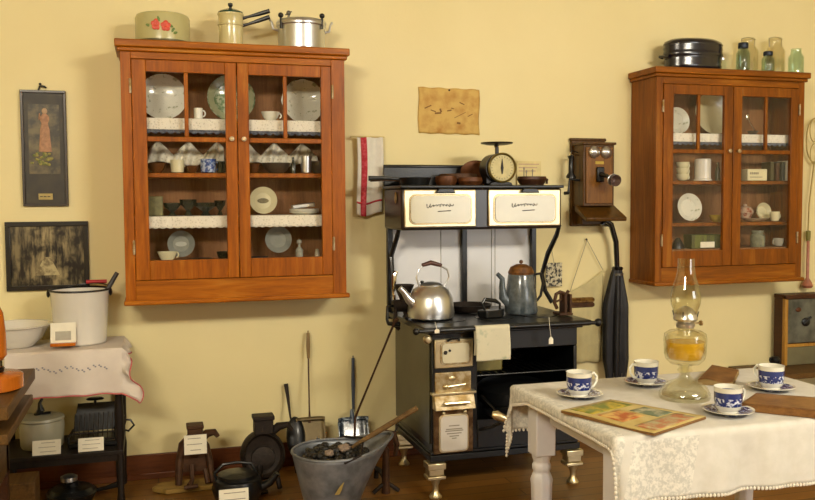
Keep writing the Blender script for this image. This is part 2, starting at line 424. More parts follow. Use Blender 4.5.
plate_up(676, 122, -.08, .075, FLOWERCHINA, 'sprigged plate at left end of the right cabinet top shelf', z=RZ_[0]+.004)
plate_up(712, 115, -.08, .12, YELCHINA, 'large ivory plate on the right cabinet top shelf', z=RZ_[0]+.004)
plate_up(688, 208, -.1, .078, FLOWERCHINA, 'round flowered plate standing on the right cabinet third shelf', z=RZ_[2]+.004)
plate_up(762, 210, -.1, .05, YELCHINA, 'small ivory saucer standing behind a creamer in the right cabinet', z=RZ_[2]+.004, name='saucer')

# the lowest level of both cabinets stands on a raised bottom board
for xx0, xx1, nm in ((-.1, .855, .278), (2.598, 3.5, .233)):
    tgt = [o for o in COL.objects if o.name.startswith('china_cabinet') and abs(OFF[o.name].x-(xx0+xx1)/2) < .1][0]
    B().bx(xx0-.002, xx1+.002, -nm, -.014, .92, 1.062).done('bottom_board', W_INNER, tgt)
BZ = 1.063

def vessel(name, label, cat, px, y, z, prof, mat, handle=None, hm=None, seg=28, group=None, lid=None, sx=1, sy=1, py=150, hside=1):
    x = at(px, py, y=y).x
    extra = handle or lid
    if not extra:
        return B().lathe(prof, (x, y, z), seg, sx=sx, sy=sy).done(name, mat, label=label, cat=cat, group=group)
    t = thing(name, label, cat, (x, y, z), group)
    B().lathe(prof, (x, y, z), seg, sx=sx, sy=sy).done('body', mat, t)
    if handle:
        rr, zz, hr = handle
        B().tube([(x+hside*p[0], y, z+p[2]) for p in arc((rr, 0, zz), hr*.8, -PI/2, PI/2, 8, 'xz', hr)], .0035).done('handle', hm or mat, t)
    if lid: B().lathe(lid, (x, y, z), seg).done('lid', hm or mat, t)
    return t
def cupprof(r, h, rb=None, th=.003):
    rb = rb or r*.7
    return [(0, 0), (rb*.7, 0), (rb, .004), (rb+(r-rb)*.7, h*.45), (r, h), (r-th, h), (rb+(r-rb)*.7-th, h*.45), (rb-th, .008), (0, .007)]
def bowlprof(r, h): return [(0, 0), (r*.45, 0), (r*.75, h*.35), (r, h), (r*.96, h), (r*.7, h*.4), (r*.4, .006), (0, .005)]
BRNW = plain('brown_glazed_ware', '5A3418', .25, 0, .2, 20, 0, .4)
DKW = plain('dark_green_glassware', '222A20', .15, 0, .3, 20, 0, .5)
PEWT = plain('dull_pewter', '6E6A60', .35, .8, .15, 20)
BLUESPK = spots('blue_and_white_enamel', '2E4C8C', 'A9B7D0', 60, .45, .6, .2, 0, 2, coat=.5)
z = LZ[0]+.0045
vessel('creamer', 'small white pitcher beside the muntin on the left cabinet top shelf', 'pitcher', 199, -.19, z, cupprof(.02, .052, .02), CHINA, (.02, .028, .014))
vessel('sugar_bowl', 'low white bowl on the left cabinet top shelf, right of green plate', 'bowl', 271, -.19, z, bowlprof(.045, .042), CHINA, (.042, .025, .01))
z = LZ[1]+.001
for a in (('bowl', 'brown glazed bowl at left end of the left cabinet second shelf', 'bowl', 156, -.17, z, bowlprof(.045, .045), BRNW),
          ('cup', 'ivory tumbler on the left cabinet second shelf', 'cup', 177, -.2, z, cupprof(.031, .06, .028), YELCHINA),
          ('bowl', 'small brown bowl between the ivory tumbler and the blue mug', 'bowl', 192, -.19, z, bowlprof(.032, .035), BRNW),
          ('mug', 'blue and white mottled mug on the left cabinet second shelf', 'mug', 208, -.2, z, cupprof(.036, .065, .034), BLUESPK, (.034, .034, .018)),
          ('jug', 'dark jug beside the blue mottled mug', 'jug', 221, -.19, z, cupprof(.022, .055, .02), DKW),
          ('bowl', 'orange brown bowl at left of the right door, left cabinet second shelf', 'bowl', 253, -.18, z, bowlprof(.035, .045), BRNW),
          ('bowl', 'wide pewter bowl in the middle of the left cabinet second shelf', 'bowl', 276, -.17, z, bowlprof(.07, .05), PEWT),
          ('bottle', 'thin dark bottle with pale stopper beside the silver tumbler', 'bottle', 293, -.2, z, [(0, 0), (.012, 0), (.013, .04), (.006, .055), (.006, .075), (0, .078)], DKW),
          ('tumbler', 'bright silver tumbler on the left cabinet second shelf', 'tumbler', 306, -.2, z, cupprof(.027, .082, .024), ALU),
          ('bowl', 'grey bowl at right end of the left cabinet second shelf', 'bowl', 319, -.15, z, bowlprof(.05, .06), PEWT)): vessel(*a)
z = LZ[2]+.0045
B().box((at(155, 205, y=-.16).x, -.16, z+.045), (.07, .06, .09)).done('tin_box', plain('olive_tin', '6C6840', .5, 0, .3, 40), label='olive tin box at left end of the left cabinet third shelf', cat='box', bev=.003)
for k, (px, w, h, lb) in enumerate(((171, .045, .06, 'dark green glass dish beside the olive tin box'), (187, .045, .075, 'dark green glass compote in the middle of three dark dishes'), (204.5, .06, .06, 'dark green glass bowl with metal highlight, right of compote'), (219, .03, .07, 'dark glass jar near middle stile on the left cabinet third shelf'))):
    vessel('glass_dish', lb, 'dish', px, -.16, z, [(0, 0), (w*.45, 0), (w*.2, h*.3), (w*.8, h*.7), (w*.9, h), (w*.84, h), (w*.7, h*.72), (0, h*.4)], DKW, group=None)
def plates_stack(px, y, z, n, r, label, mat=CHINA):
    x = at(px, 200, y=y).x
    for k in range(n):
        B().lathe([(0, 0), (r*.6, 0), (r, .011), (r*.98, .014), (r*.6, .004), (0, .004)], (x, y, z+k*.0065), 36).done('plate', mat, label=label+(', topmost' if k == n-1 else ', bottom one' if k == 0 else ', middle one'), cat='plate', group='plates stacked flat')
plates_stack(304, -.17, z, 3, .072, 'white plate lying in the flat stack, third shelf of left cabinet')
B().box((at(303, 200, y=-.17).x, -.17, z+.042), (.11, .05, .02), RY(-.12)).done('butter_knife_box', ALU, label='silver boxed cutlery lying on stacked white plates', cat='box', bev=.004)
# swagged white cloths between shelves one and two
SWAG = lace_mat('ivory_swag_cloth', 'E2DCC8', 'C4BCA4', 60)
for x0, x1, lb in ((-.03, .33, 'white pointed cloth swag behind the left door of left cabinet'), (.41, .78, 'white pointed cloth swag behind the right door of left cabinet')):
    def fn(u, v, x0=x0, x1=x1):
        X = x0+(x1-x0)*u; tri = abs(((X+.035)/.135) % 1-.5)*2
        tri = 1-tri
        topz = 1.556+.068*tri
        botz = 1.512+.012*math.sin(u*9)
        return (x0+(x1-x0)*u, -.1-.02*v+.012*math.sin(u*40+v*3), topz+(botz-topz)*v)
    B().grid(fn, 110, 10).done('cloth_swag', SWAG, label=lb, cat='cloth', group='cloth swags', solid=.002)
# lowest level, left
z = BZ+.001
vessel('gravy_boat', 'cream gravy boat at bottom left inside the left cabinet', 'gravy boat', 165, -.2, z, bowlprof(.045, .045), YELCHINA, (.04, .03, .012), None, 28, None, None, 1, .6)
vessel('dish', 'flat dark dish under the round glass plate, left cabinet bottom', 'dish', 200, -.22, z, bowlprof(.05, .012), PEWT)
vessel('dish', 'dark peaked dish beside middle stile, left cabinet bottom', 'dish', 221, -.2, z, bowlprof(.03, .04), DKW)
B().box((at(259, 255, y=-.21).x, -.21, z+.008), (.085, .02, .012)).done('razor_case', BLK, label='slim black case lying at bottom of the left cabinet right door', cat='case', bev=.003)
vessel('decanter', 'small clear glass decanter with ball stopper, left cabinet bottom right', 'decanter', 298, -.2, z, [(0, 0), (.018, 0), (.018, .04), (.006, .055), (.006, .068), (.012, .073), (.012, .085), (0, .092)], plain('cloudy_glass', '9A9A8C', .1, 0, .2, 40, 0, .6))
vessel('salt_shaker', 'tiny glass salt shaker with bright top, left cabinet bottom right', 'shaker', 316, -.2, z, [(0, 0), (.013, 0), (.011, .028), (.008, .032), (.009, .04), (0, .044)], plain('shaker_glass', 'C4C0A8', .1, 0, .2, 40, 0, .6))
# right cabinet
z = RZ_[0]+.0045
t = thing('spoon_holder', 'silver spoon standing in a small dish on right cabinet top shelf', 'spoon', (at(753, 125, y=-.18).x, -.18, z))
o = OFF[t.name]
B().lathe(bowlprof(.03, .02), o, 20).done('dish', PEWT, t)
B().tube([o+Vector((.02, 0, .012)), o+Vector((-.015, 0, .06)), o+Vector((-.03, 0, .085))], [.003, .003, .002]).sph(o+Vector((-.038, 0, .1)), (.012, .005, .018)).done('spoon', CHROME, t)
z = RZ_[1]+.001
for k in range(3): vessel('cup', 'ivory cup in the right cabinet second shelf, %s of its stack of three' % ('bottom', 'middle', 'top')[k], 'cup', 683, -.17, z+k*.032, cupprof(.036, .038, .024), YELCHINA, (.032, .02, .012), group='stacked ivory cups')
vessel('canister', 'tall white enamel canister on the right cabinet second shelf', 'canister', 703, -.18, z, [(0, 0), (.05, 0), (.05, .008), (.044, .012), (.044, .115), (.04, .12), (0, .12)], ENAMEL)
vessel('bottle', 'slim glass bottle beside the white canister, right cabinet', 'bottle', 718, -.19, z, [(0, 0), (.014, 0), (.014, .06), (.006, .08), (.006, .1), (0, .102)], plain('dark_bottle_glass', '4A4A34', .12, 0, .2, 40, 0, .5))
xx = at(754, 172, y=-.18).x
t = thing('tea_tin', 'cream box with dark lettering on the right cabinet second shelf', 'box', (xx, -.18, z))
B().bx(xx-.065, xx+.065, -.21, -.15, z, z+.065).done('body', YELCHINA, t, bev=.003)
for k in range(5): B().bx(xx-.05+k*.012, xx-.042+k*.012, -.2115, -.21, z+.035, z+.047).done('lettering', GREYINK, t)
B().bx(xx-.05, xx+.03, -.2115, -.21, z+.018, z+.022).done('ruled_line', GREYINK, t)
for k, (px, h, mt, lb) in enumerate(((770, .105, plain('book_olive', '4A4424', .6), 'olive green book upright in the right cabinet, leftmost of four'), (775.5, .1, plain('book_brown', '4A2C14', .6), 'brown book upright, second from left in the right cabinet'), (781, .108, plain('book_grey', '3A3C34', .6), 'charcoal book upright, third from left in the right cabinet'), (786, .112, PAPER, 'white spined book upright beside the right cabinet stile'))):
    x = at(px, 170, y=-.19).x; t = thing('book', lb, 'book', (x, -.17, z), 'books in the right cabinet')
    B().bx(x-.011, x+.011, -.21, -.13, z, z+h).done('cover', mt, t, bev=.002)
    B().bx(x-.008, x+.008, -.207, -.129, z+.003, z+h+.0005).done('pages', PAPER, t)
z = RZ_[2]+.001
vessel('creamer', 'small ivory creamer in front of saucer, right cabinet third shelf', 'pitcher', 776, -.18, z, cupprof(.028, .055, .022), YELCHINA, (.026, .03, .014))
vessel('teapot', 'rose flowered teapot at left of the right cabinet right door', 'teapot', 746, -.16, z+.02, [(0, 0), (.03, 0), (.045, .03), (.035, .06), (.01, .07), (.01, .08), (0, .082)], spots('rose_china', 'B49A84', '8A4A38', 40, .5, .6, .2), (.04, .035, .018))
vessel('tray', 'shallow oval china tray under flowered teapot', 'tray', 756, -.17, z, bowlprof(.08, .018), spots('rose_china_tray', 'B8A48A', '8A5A40', 40, .55, .65, .2), None, None, 28, None, None, 1, .8)
vessel('shell_dish', 'yellow glazed dish on the right cabinet third shelf beside flowered plate', 'dish', 718, -.17, z, bowlprof(.045, .04), plain('yellow_glaze', 'B49A3C', .2, 0, .2, 30, 0, .5))
z = BZ+.001
xx = at(703, 243, y=-.18).x
t = thing('seed_tin', 'olive green tin with white label at bottom of the right cabinet', 'tin', (xx, -.18, z))
B().bx(xx-.1, xx+.095, -.22, -.14, z, z+.075).done('body', spots('olive_striped_tin', '5E6420', '3E4214', 22, .45, .55, .45, 0, 2, (1, 1, .1)), t, bev=.003)
B().bx(xx-.045, xx+.045, -.2215, -.22, z+.004, z+.036).done('paper_label', PAPER, t)
vessel('flat_iron', 'small black iron at left corner of the right cabinet bottom', 'iron', 679, -.18, z, [(0, 0), (.035, 0), (.033, .02), (.015, .05), (.008, .06), (0, .06)], BLK, None, None, 20)
vessel('jar', 'clear glass jar with pale lid at the bottom of the right cabinet', 'jar', 759, -.18, z, [(0, 0), (.04, 0), (.042, .06), (.03, .075), (.034, .08), (.034, .092), (0, .094)], plain('cloudy_jar_glass', '7A7C68', .1, 0, .3, 30, 0, .6))
vessel('cup', 'white cup at the bottom right of the right cabinet', 'cup', 780, -.19, z, cupprof(.03, .045), plain('grey_white_china', 'A8A494', .2), (.028, .025, .012), hside=-1)

# ---------------------------------------------------------------- on top of the left cabinet
TL = 1.995+.0515
x = at(163, 40, y=-.17).x
t = thing('cake_tin', 'round pale green cake tin painted with red flowers, on left cabinet', 'cake tin', (x, -.17, TL))
CT = plain('pale_green_tin', 'B9B27C', .35, 0, .06, 8, 0, .3)
B().lathe([(0, 0), (.108, 0), (.112, .006), (.112, .012), (0, .013)], (x, -.17, TL), 48).done('base_tray', plain('tin_base', '6A6244', .4, .4), t)
B().lathe([(.109, .012), (.11, .1), (.104, .112), (.095, .116), (.06, .119), (0, .12)], (x, -.17, TL), 48).done('cover', CT, t)
B().tube([(x+p[0], -.17, TL+.118+p[2]) for p in arc((0, 0, 0), .03, 0, PI, 8, 'xz', .012)], .003).done('handle', CT, t)
def petal_patch(cx, cz, r, yf):
    b = B()
    for k in range(5):
        a = 2*PI*k/5+.3; b.sph((cx+r*.55*math.cos(a), yf, cz+r*.6*math.sin(a)), (r*.55, .0015, r*.5), 12)
    return b
def yfront(cx): return -.17-math.sqrt(max(0, .1105**2-(cx-x)**2))
for fx, fz, s in ((-.008, .062, .02), (.028, .058, .019)):
    petal_patch(x+fx-.018, TL+fz, s, yfront(x+fx-.018)).done('painted_flower', ORANGE_RED, t)
for fx, fz, r in ((-.045, .06, .3), (.05, .045, -.9), (.042, .06, .5), (-.005, .083, 1.2), (.058, .035, -.3)):
    cx = x+fx-.012; B().sph((cx, yfront(cx), TL+fz), (.011, .0015, .005), 10, RY(r)).done('painted_leaf', LEAFG, t)

x = at(231, 40, y=-.17).x
t = thing('double_boiler', 'cream enamel double boiler with two black handles and green lid', 'pan', (x, -.17, TL))
CE = plain('cream_enamelware', 'D2C68E', .22, 0, .04, 8, 0, .5)
B().lathe([(0, 0), (.05, 0), (.053, .008), (.053, .085), (.057, .088), (.057, .092), (.052, .092)], (x, -.17, TL), 36).done('lower_pan', CE, t)
up_ = B().lathe([(.05, .09), (.054, .094), (.055, .125), (.058, .129), (.058, .133), (.05, .133)], (x, -.17, TL), 36).done('upper_pan', CE, t)
GR = plain('dark_green_enamel', '2E4A3A', .25, 0, .1, 10, 0, .4)
ld = B().lathe([(.057, .133), (.055, .14), (.03, .15), (0, .153)], (x, -.17, TL), 32).done('lid', GR, t)
B().lathe([(0, 0), (.006, 0), (.006, .008), (.011, .014), (.011, .022), (0, .026)], (x, -.17, TL+.152), 16).done('knob', BLK, ld)
for z0, z1, dx in ((.118, .148, .0), (.09, .125, .0)):
    B().tube([(x+.052, -.18, TL+z0), (x+.075, -.185, TL+z0+.006), (x+.12, -.195, TL+z0+(z1-z0)*.55), (x+.17, -.205, TL+z1)], [.007, .005, .008, .009], 10).done('handle', BLK, t)

x = at(304, 40, y=-.17).x
t = thing('pressure_cooker', 'large shiny aluminium pressure canner with clamp knobs on left cabinet', 'pot', (x, -.17, TL))
B().lathe([(0, 0), (.104, 0), (.11, .008), (.112, .1), (.118, .104), (.118, .112)], (x, -.17, TL), 48).done('body', ALU, t)
ld = B().lathe([(.118, .111), (.12, .116), (.116, .124), (.095, .13), (.05, .134), (0, .135)], (x, -.17, TL), 48).done('lid', ALU, t)
B().cyl((x-.06, -.17, TL+.131), .005, .02).sph((x-.06, -.17, TL+.158), .011).tube([(x-.075, -.17, TL+.15), (x-.045, -.17, TL+.165)], .003).done('valve', PEWT, ld)
for a in (PI*1.15, PI*1.5+.8, .4, 1.6):
    cx, cy = x+.118*math.cos(a), -.17+.118*math.sin(a)
    B().cyl((cx, cy, TL+.085), .005, .05, seg=10).sph((cx, cy, TL+.138), (.013, .013, .011), 12).done('clamp_knob', BLK, t)
for s in (-1, 1):
    B().tube([(x+s*.112, -.17, TL+.085), (x+s*.135, -.17, TL+.09), (x+s*.14, -.17, TL+.115), (x+s*.15, -.17, TL+.128)], .0055).done('side_handle', ALU, t)

for o in COL.objects:
    if o.parent is None and o.name.startswith('cake_tin'): o.scale = (1.1, 1.1, 1.18)
    if o.parent is None and o.name.startswith('double_boiler'): o.scale = (1.04, 1.04, 1.2)
    if o.parent is None and o.name.startswith('pressure_cooker'): o.scale = (1.0, 1.0, 1.14); o.location.x -= .012
# ---------------------------------------------------------------- on top of the right cabinet
TR = 1.985+.0515
x = at(693, 60, y=-.13).x
t = thing('roasting_pan', 'oval black ribbed enamel roaster with domed lid on right cabinet', 'roaster', (x, -.13, TR))
RB = plain('dark_speckled_roaster_enamel', '15131C', .22, 0, .5, 90, .03, .6)
prof = [(0, 0), (.14, 0)]
for k in range(5): prof += [(.158+.003*(k % 2), .012+k*.01)]
B().lathe(prof+[(.163, .064), (.166, .066)], (x, -.13, TR), 56, sy=.6).done('pan', RB, t)
prof = [(.166, .064), (.168, .07)]
for k in range(5): prof += [(.166-.003*(k % 2), .076+k*.009)]
B().lathe(prof+[(.158, .122), (.13, .132), (0, .136)], (x, -.13, TR), 56, sy=.6).done('lid', RB, t)
for s in (-1, 1):
    B().tube([(x+s*.16, -.16, TR+.058), (x+s*.182, -.11, TR+.06), (x+s*.184, -.11, TR+.06), (x+s*.16, -.10, TR+.058)], .006).done('handle', RB, t)
def jar(px, y, r, h, mat, label, lid=None, wire=False):
    x = at(px, 60, y=y).x
    t = thing('canning_jar', label, 'jar', (x, y, TR), 'glass canning jars on the right cabinet')
    B().lathe([(0, .004), (r*.85, 0), (r, .008), (r, h*.68), (r*.7, h*.82), (r*.66, h*.97), (r*.72, h), (r*.6, h), (r*.62, h*.82), (r*.92, h*.67), (r*.93, .012), (0, .01)], (x, y, TR), 36).done('glass', mat, t)
    if lid:
        B().lathe([(r*.74, h*.86), (r*.76, h*.87), (r*.76, h*1.03), (r*.7, h*1.06), (0, h*1.06)], (x, y, TR), 28, lobes=24, amp=.01).done('screw_lid', lid, t)
    if wire:
        B().tube([(x-r*.74, y, TR+h*.8), (x-r*.8, y, TR+h*1.03), (x, y, TR+h*1.08), (x+r*.8, y, TR+h*1.03), (x+r*.74, y, TR+h*.8)], .002).done('wire_bail', PEWT, t)
        B().lathe([(0, h), (r*.7, h), (r*.6, h*1.05), (0, h*1.06)], (x, y, TR), 28).done('glass_lid', mat, t)
for o in COL.objects:
    if o.parent is None and o.name.startswith('roasting_pan'): o.scale = (1.08, 1.0, 1.3)
ZN = plain('dark_zinc_lid', '2E3440', .4, .6, .2, 40)
jar(743, -.2, .037, .15, JARG, 'aqua quart jar with dark zinc lid, leftmost in front', ZN)
jar(748, -.09, .055, .2, JARC, 'tall clear jar behind the leftmost aqua jar', None, True)
jar(768, -.2, .034, .112, JARG, 'short aqua jar with dark zinc lid, in the middle front', ZN)
jar(775, -.09, .054, .21, JARC, 'tallest clear jar with wire bail behind the short lidded jar', None, True)
jar(796, -.18, .042, .145, JARG, 'aqua jar without lid at the right end of cabinet top', None)

# ---------------------------------------------------------------- pictures and wall things on the left
def framed(name, label, px0, py0, px1, py1, y, fmat, pmat, fwid=.02, tilt=0):
    a = at(px0, py0, y=0); c = at(px1, py1, y=0); cx, cz = (a.x+c.x)/2, (a.z+c.z)/2; w, h = abs(c.x-a.x), abs(a.z-c.z)
    t = thing(name, label, 'picture', (cx, 0, cz-h/2))
    f = B().bx(cx-w/2, cx+w/2, -.02, -.001, cz+h/2-fwid, cz+h/2).bx(cx-w/2, cx+w/2, -.02, -.001, cz-h/2, cz-h/2+fwid)
    f.bx(cx-w/2, cx-w/2+fwid, -.02, -.001, cz-h/2+fwid, cz+h/2-fwid).bx(cx+w/2-fwid, cx+w/2, -.02, -.001, cz-h/2+fwid, cz+h/2-fwid)
    f.done('frame', fmat, t, bev=.002)
    B().bx(cx-w/2+fwid, cx+w/2-fwid, -.012, -.002, cz-h/2+fwid, cz+h/2-fwid).done('print', pmat, t)
    return t, cx, cz, w, h
FR = plain('dark_brown_frame', '2E2216', .4, 0, .15, 30, 0, .2)
PR1 = spots('brown_mount', '38301E', '2A2418', 12, .4, .6, .5)
t, cx, cz, w, h = framed('calendar_print', 'tall narrow brown calendar picture of a draped woman with flowers', 20, 90, 69, 206, 0, FR, PR1, .012)
B().bx(cx-w*.34, cx+w*.34, -.0128, -.012, cz-h*.22, cz+h*.38).done('picture_panel', spots('dim_garden_scene', '332C1A', '6A5E3A', 22, .4, .65, .45, 0, 4), t)
SK = plain('faded_skin_tone', 'B49470', .5); DR = plain('faded_orange_drapery', 'A07450', .5, 0, .3, 60)
b = B().sph((cx+.005, -.0132, cz+.17), (.012, .002, .014), 12); b.done('painted_head', SK, t)
B().lathe([(.006, .075), (.019, .06), (.02, .045), (.014, .03), (.02, 0), (.024, -.06), (.028, -.1), (0, -.102)], (cx+.004, -.0132, cz+.085), 16, sy=.08).tube([(cx-.004, -.0135, cz+.14), (cx-.02, -.0135, cz+.13), (cx-.016, -.0135, cz+.16)], .003).done('painted_gown', DR, t)
b = B()
random.seed(3)
for k in range(34): b.sph((cx-.055+random.random()*.085, -.0132, cz-.02-random.random()*.055), (.008, .0018, .006), 8)
b.done('painted_flowers', spots('yellow_green_flowers', '9A8E44', '5E6A30', 80, .4, .6, .5), t)
B().bx(cx-.03, cx+.03, -.022, -.011, cz-h/2+.03, cz-h/2+.058).done('paper_plate', plain('cream_label', 'B4A060', .6), t)
for k in range(3): B().bx(cx-.024+k*.016, cx-.012+k*.016, -.0225, -.022, cz-h/2+.042, cz-h/2+.046).done('lettering', INK, t)
B().tube([(cx-.02, -.012, cz+h/2-.004), (cx-.012, -.012, cz+h/2+.018), (cx, -.012, cz+h/2+.02), (cx+.016, -.012, cz+h/2+.012)], .004).cyl((cx-.008, -.016, cz+h/2+.018), .003, .02, 'x').sph((cx-.01, -.012, cz+h/2+.028), .006, 10).done('metal_hanger', BLK, t)
def photo_mat():
    m, tt, b = nt('sepia_avenue_photograph'); v = coords(tt); sp = tt.nodes.new('ShaderNodeSeparateXYZ'); tt.links.new(v, sp.inputs[0])
    n = noise(tt, coords(tt, (30, 1, 6)), 1.4, 4, .6); c = ramp(tt, n, [(.4, '1C160E'), (.6, 'A09068')])
    n2 = noise(tt, v, 14, 3); c = mixc(tt, ramp(tt, n2, [(.4, '000000'), (.55, 'FFFFFF')]), '181209', c)
    ax = math_(tt, 'MULTIPLY', math_(tt, 'ABSOLUTE', sp.outputs[0]), 6.0); ax = math_(tt, 'ADD', ax, math_(tt, 'MULTIPLY', n2, .5))
    c = mixc(tt, ramp(tt, ax, [(.45, '000000'), (.95, 'B0B0B0')]), c, '181209')
    tt.links.new(c, b.inputs['Base Color']); b.inputs['Roughness'].default_value = .3; return m
t, cx, cz, w, h = framed('framed_photograph', 'wide dark framed sepia photograph of an avenue, below the tall calendar', 5, 222, 90, 288.5, 0, plain('black_wood_frame', '16120C', .3, 0, .2, 30, 0, .3), photo_mat(), .022)
# pale road of the photograph, bright sky patch
PALE = spots('pale_sepia', 'B0A276', '6E6040', 40, .45, .65, .4)
B().prism([(-.05, -.09), (.06, -.09), (.02, -.005), (-.004, -.005)], .0006, (cx-.01, -.012, cz), RX(PI/2)).done('pictured_road', PALE, t)

# parchment
a = at(418, 87, y=0); c = at(479, 135, y=0)
def fn(u, v): return (a.x+(c.x-a.x)*u+.003*math.sin(v*7), -.004-.004*math.sin(u*PI)*math.sin(v*PI), a.z-.004*u-(a.z-c.z-.004)*v+.002*math.sin(u*23))
t = thing('parchment', 'yellowed aged paper notice tacked on the wall above the range', 'paper', (a.x, 0, c.z))
B().grid(fn, 30, 20).done('sheet', spots('foxed_yellow_paper', 'CDAA5C', 'B07E34', 14, .45, .75, .7, 0, 4), t, solid=.002)
B().sph(((a.x+c.x)/2, -.008, a.z-.012), .005, 10).done('tack', INK, t)
b = B()
for u, v, w, h in ((.15, .42, .04, .006), (.24, .5, .03, .005), (.32, .56, .035, .009), (.36, .5, .01, .02), (.5, .48, .025, .006), (.55, .44, .016, .005), (.7, .32, .03, .005), (.68, .58, .07, .003), (.66, .76, .02, .01), (.85, .58, .03, .004)):
    p = Vector(fn(u, v)); b.box((p.x, p.y-.0018, p.z), (w, .0008, h), RY(random.uniform(-.5, .5)))
b.done('faded_printing', plain('brown_stain_ink', '7A5420', .7), t)

# towel on a rail, left of the closet
a = at(357, 137, y=-.045); c = at(383, 214, y=-.045)
t = thing('tea_towel', 'white tea towel with red stripes hanging on the wall left of range', 'towel', (a.x+.06, -.045, c.z))
def fn(u, v): return (a.x+(c.x-a.x)*u+.004*math.sin(v*5), -.045+.006*math.sin(u*11+v*2), a.z+(c.z-a.z)*v*(1+.03*math.sin(u*5)))
TW = plain('white_cotton_towel', 'DAD6C8', .85, 0, .04, 40, .1)
B().grid(fn, 26, 30).done('cloth', TW, t, solid=.003)
def strip(u0, u1, v0, v1): return lambda u, v: tuple(Vector(fn(u0+(u1-u0)*u, v0+(v1-v0)*v))+Vector((0, -.0022, 0)))
RS = spots('red_woven_stripe', 'B02A34', 'C4505A', 60, .45, .65, .85)
B().grid(strip(.14, .36, .0, 1), 5, 30).done('wide_stripe', RS, t, solid=.0008)
B().grid(strip(0, 1, .83, .855), 26, 1).done('cross_stripe', RS, t, solid=.0008)
ax = at(350, 134, y=-.03); bx_ = at(378, 134, y=-.03)
B().tube([(ax.x, -.045, a.z+.002), (bx_.x+.03, -.045, a.z+.002)], .004).cyl((ax.x+.01, -.045, a.z+.002), .003, .045, 'y').cyl((bx_.x+.02, -.045, a.z+.002), .003, .045, 'y').done('towel_rod', plain('cream_painted_rod', 'CDBB80', .5), label='thin cream rod holding the red striped towel', cat='rod')

# ---------------------------------------------------------------- little shelf table at the left
SX0, SX1, SY0, SY1, ST = -.66, -.14, -.38, -.03, .70
t = thing('side_table', 'low two-tier dark wooden stand under white cloth at left wall', 'table', ((SX0+SX1)/2, -.2, 0))
DK = wood('near_black_stand_wood', '0E0B0A', '221A14', .45, 'z', 1, .1)
for x in (SX0+.02, SX1-.02):
    for y in (SY0+.02, SY1-.02):
        B().lathe([(0, 0), (.014, 0), (.018, .03), (.014, .06), (.019, .2), (.014, .24), (.014, .28), (.02, .3), (.02, .42), (.015, .5), (.02, .62), (.02, ST-.02), (0, ST-.02)], (x, y, 0), 14).done('leg', DK, t)
B().bx(SX0, SX1, SY0, SY1, ST-.022, ST-.002).done('table_top', DK, t, bev=.003)
B().bx(SX0+.005, SX1-.005, SY0+.005, SY1-.005, .232, .252).done('lower_shelf', DK, t, bev=.003)
B().bx(SX0+.03, SX1-.03, SY0+.01, SY0+.03, .205, .232).done('apron', DK, t)
# cloth over it, hanging in front and a corner at the right
def fn(u, v):
    X = -.70+u*.595; Y = v*.545          # flat cloth, Y from the back edge
    x = X; d = 0
    z = ST+.003; y = SY1-.0-Y
    if y < SY0-.002:
        d = SY0-.002-y; z = ST+.003-d; y = SY0-.006-.012*min(1, d/.08)-.006*math.sin(X*34)*min(1, d/.1)
    if X > SX1:
        e = X-SX1; x = SX1+.006+.018*math.sin(Y*40)*min(1, e/.03)+e*.25
        z -= e*1.35+d*.0; 
        if d > 0: x += .05*min(1, d/.12)*min(1, e/.03); y += .02*math.sin(d*60)
    return (x, y, z+.002*math.sin(X*50)*(d > 0))
t = thing('table_cover', 'white cloth with pink hem draped over the low left stand', 'cloth', (-.4, -.2, ST))
B().grid(fn, 48, 50).done('cloth', spots('pinkish_white_cotton', 'D2C6BA', 'DAD0C2', 12, .3, .7, .85, .15, 5), t, solid=.003)
pts = [Vector(fn(u/60, 1))+Vector((0, -.003, 0)) for u in range(61)]
B().tube(pts, .003, 6).tube([Vector(fn(1, v/40))+Vector((.002, 0, 0)) for v in range(10, 41)], .003, 6).done('pink_hem', PINK, t)
b = B()
for k in range(16):
    u = .25+k*.038
    for q in ((0, 0), (.012, .012)): 
        p = Vector(fn(u+q[0], .78+q[1]+.015*math.sin(k*1.3))); b.sph((p.x, p.y-.003, p.z), (.004, .0015, .0035), 8)
b.done('embroidery', plain('faded_blue_thread', '8E8C96', .8), t)
S = ST+.0075
# basin
p = at(20, 345, y=-.2)
B().lathe([(0, 0), (.08, 0), (.085, .004), (.12, .04), (.145, .088), (.16, .092), (.162, .097), (.143, .096), (.115, .042), (.08, .01), (0, .009)], (p.x-.022, -.2, S), 44).done('wash_basin', ENAMEL, label='wide white enamel basin at the left end of the draped stand', cat='basin')
# pail
px_ = at(81, 340, y=-.19).x
t = thing('enamel_pail', 'tall white enamel pail with black rim, wire bail and red grip', 'pail', (px_, -.19, S))
B().lathe([(0, 0), (.105, 0), (.11, .006), (.123, .22), (.127, .236), (.121, .236), (.105, .01), (0, .01)], (px_, -.19, S), 48).done('body', ENAMEL, t)
B().lathe([(.126, .234), (.1305, .238), (.1285, .244), (.123, .24)], (px_, -.19, S), 48).done('rim', BLK, t)
for s in (-1, 1): B().sph((px_+s*.131, -.19, S+.225), (.008, .014, .018), 10).done('ear', BLK, t)
pts = [(px_+.134*math.cos(a), -.185+.118*math.sin(a), S+.232+.02*math.sin(a)+.008*math.sin(a*2)) for a in [PI*k/16 for k in range(17)]]
pts = [(x, min(y, -.03), z) for x, y, z in pts]
bl = B().tube(pts, .0025, 8).done('bail', BLK, t)
q = at(93, 283, y=-.06)
B().cyl((px_-.03+.05, -.068, S+.262), .009, .09, 'x', seg=12).done('red_grip', RED, bl)
B().lathe([(0, .014), (.1, .014), (.112, .16), (0, .165)], (px_, -.19, S), 40).done('contents', plain('pale_pail_contents', '9C9484', .7), t)
p0 = at(101, 296, y=-.24); p1 = at(117, 273, y=-.2)
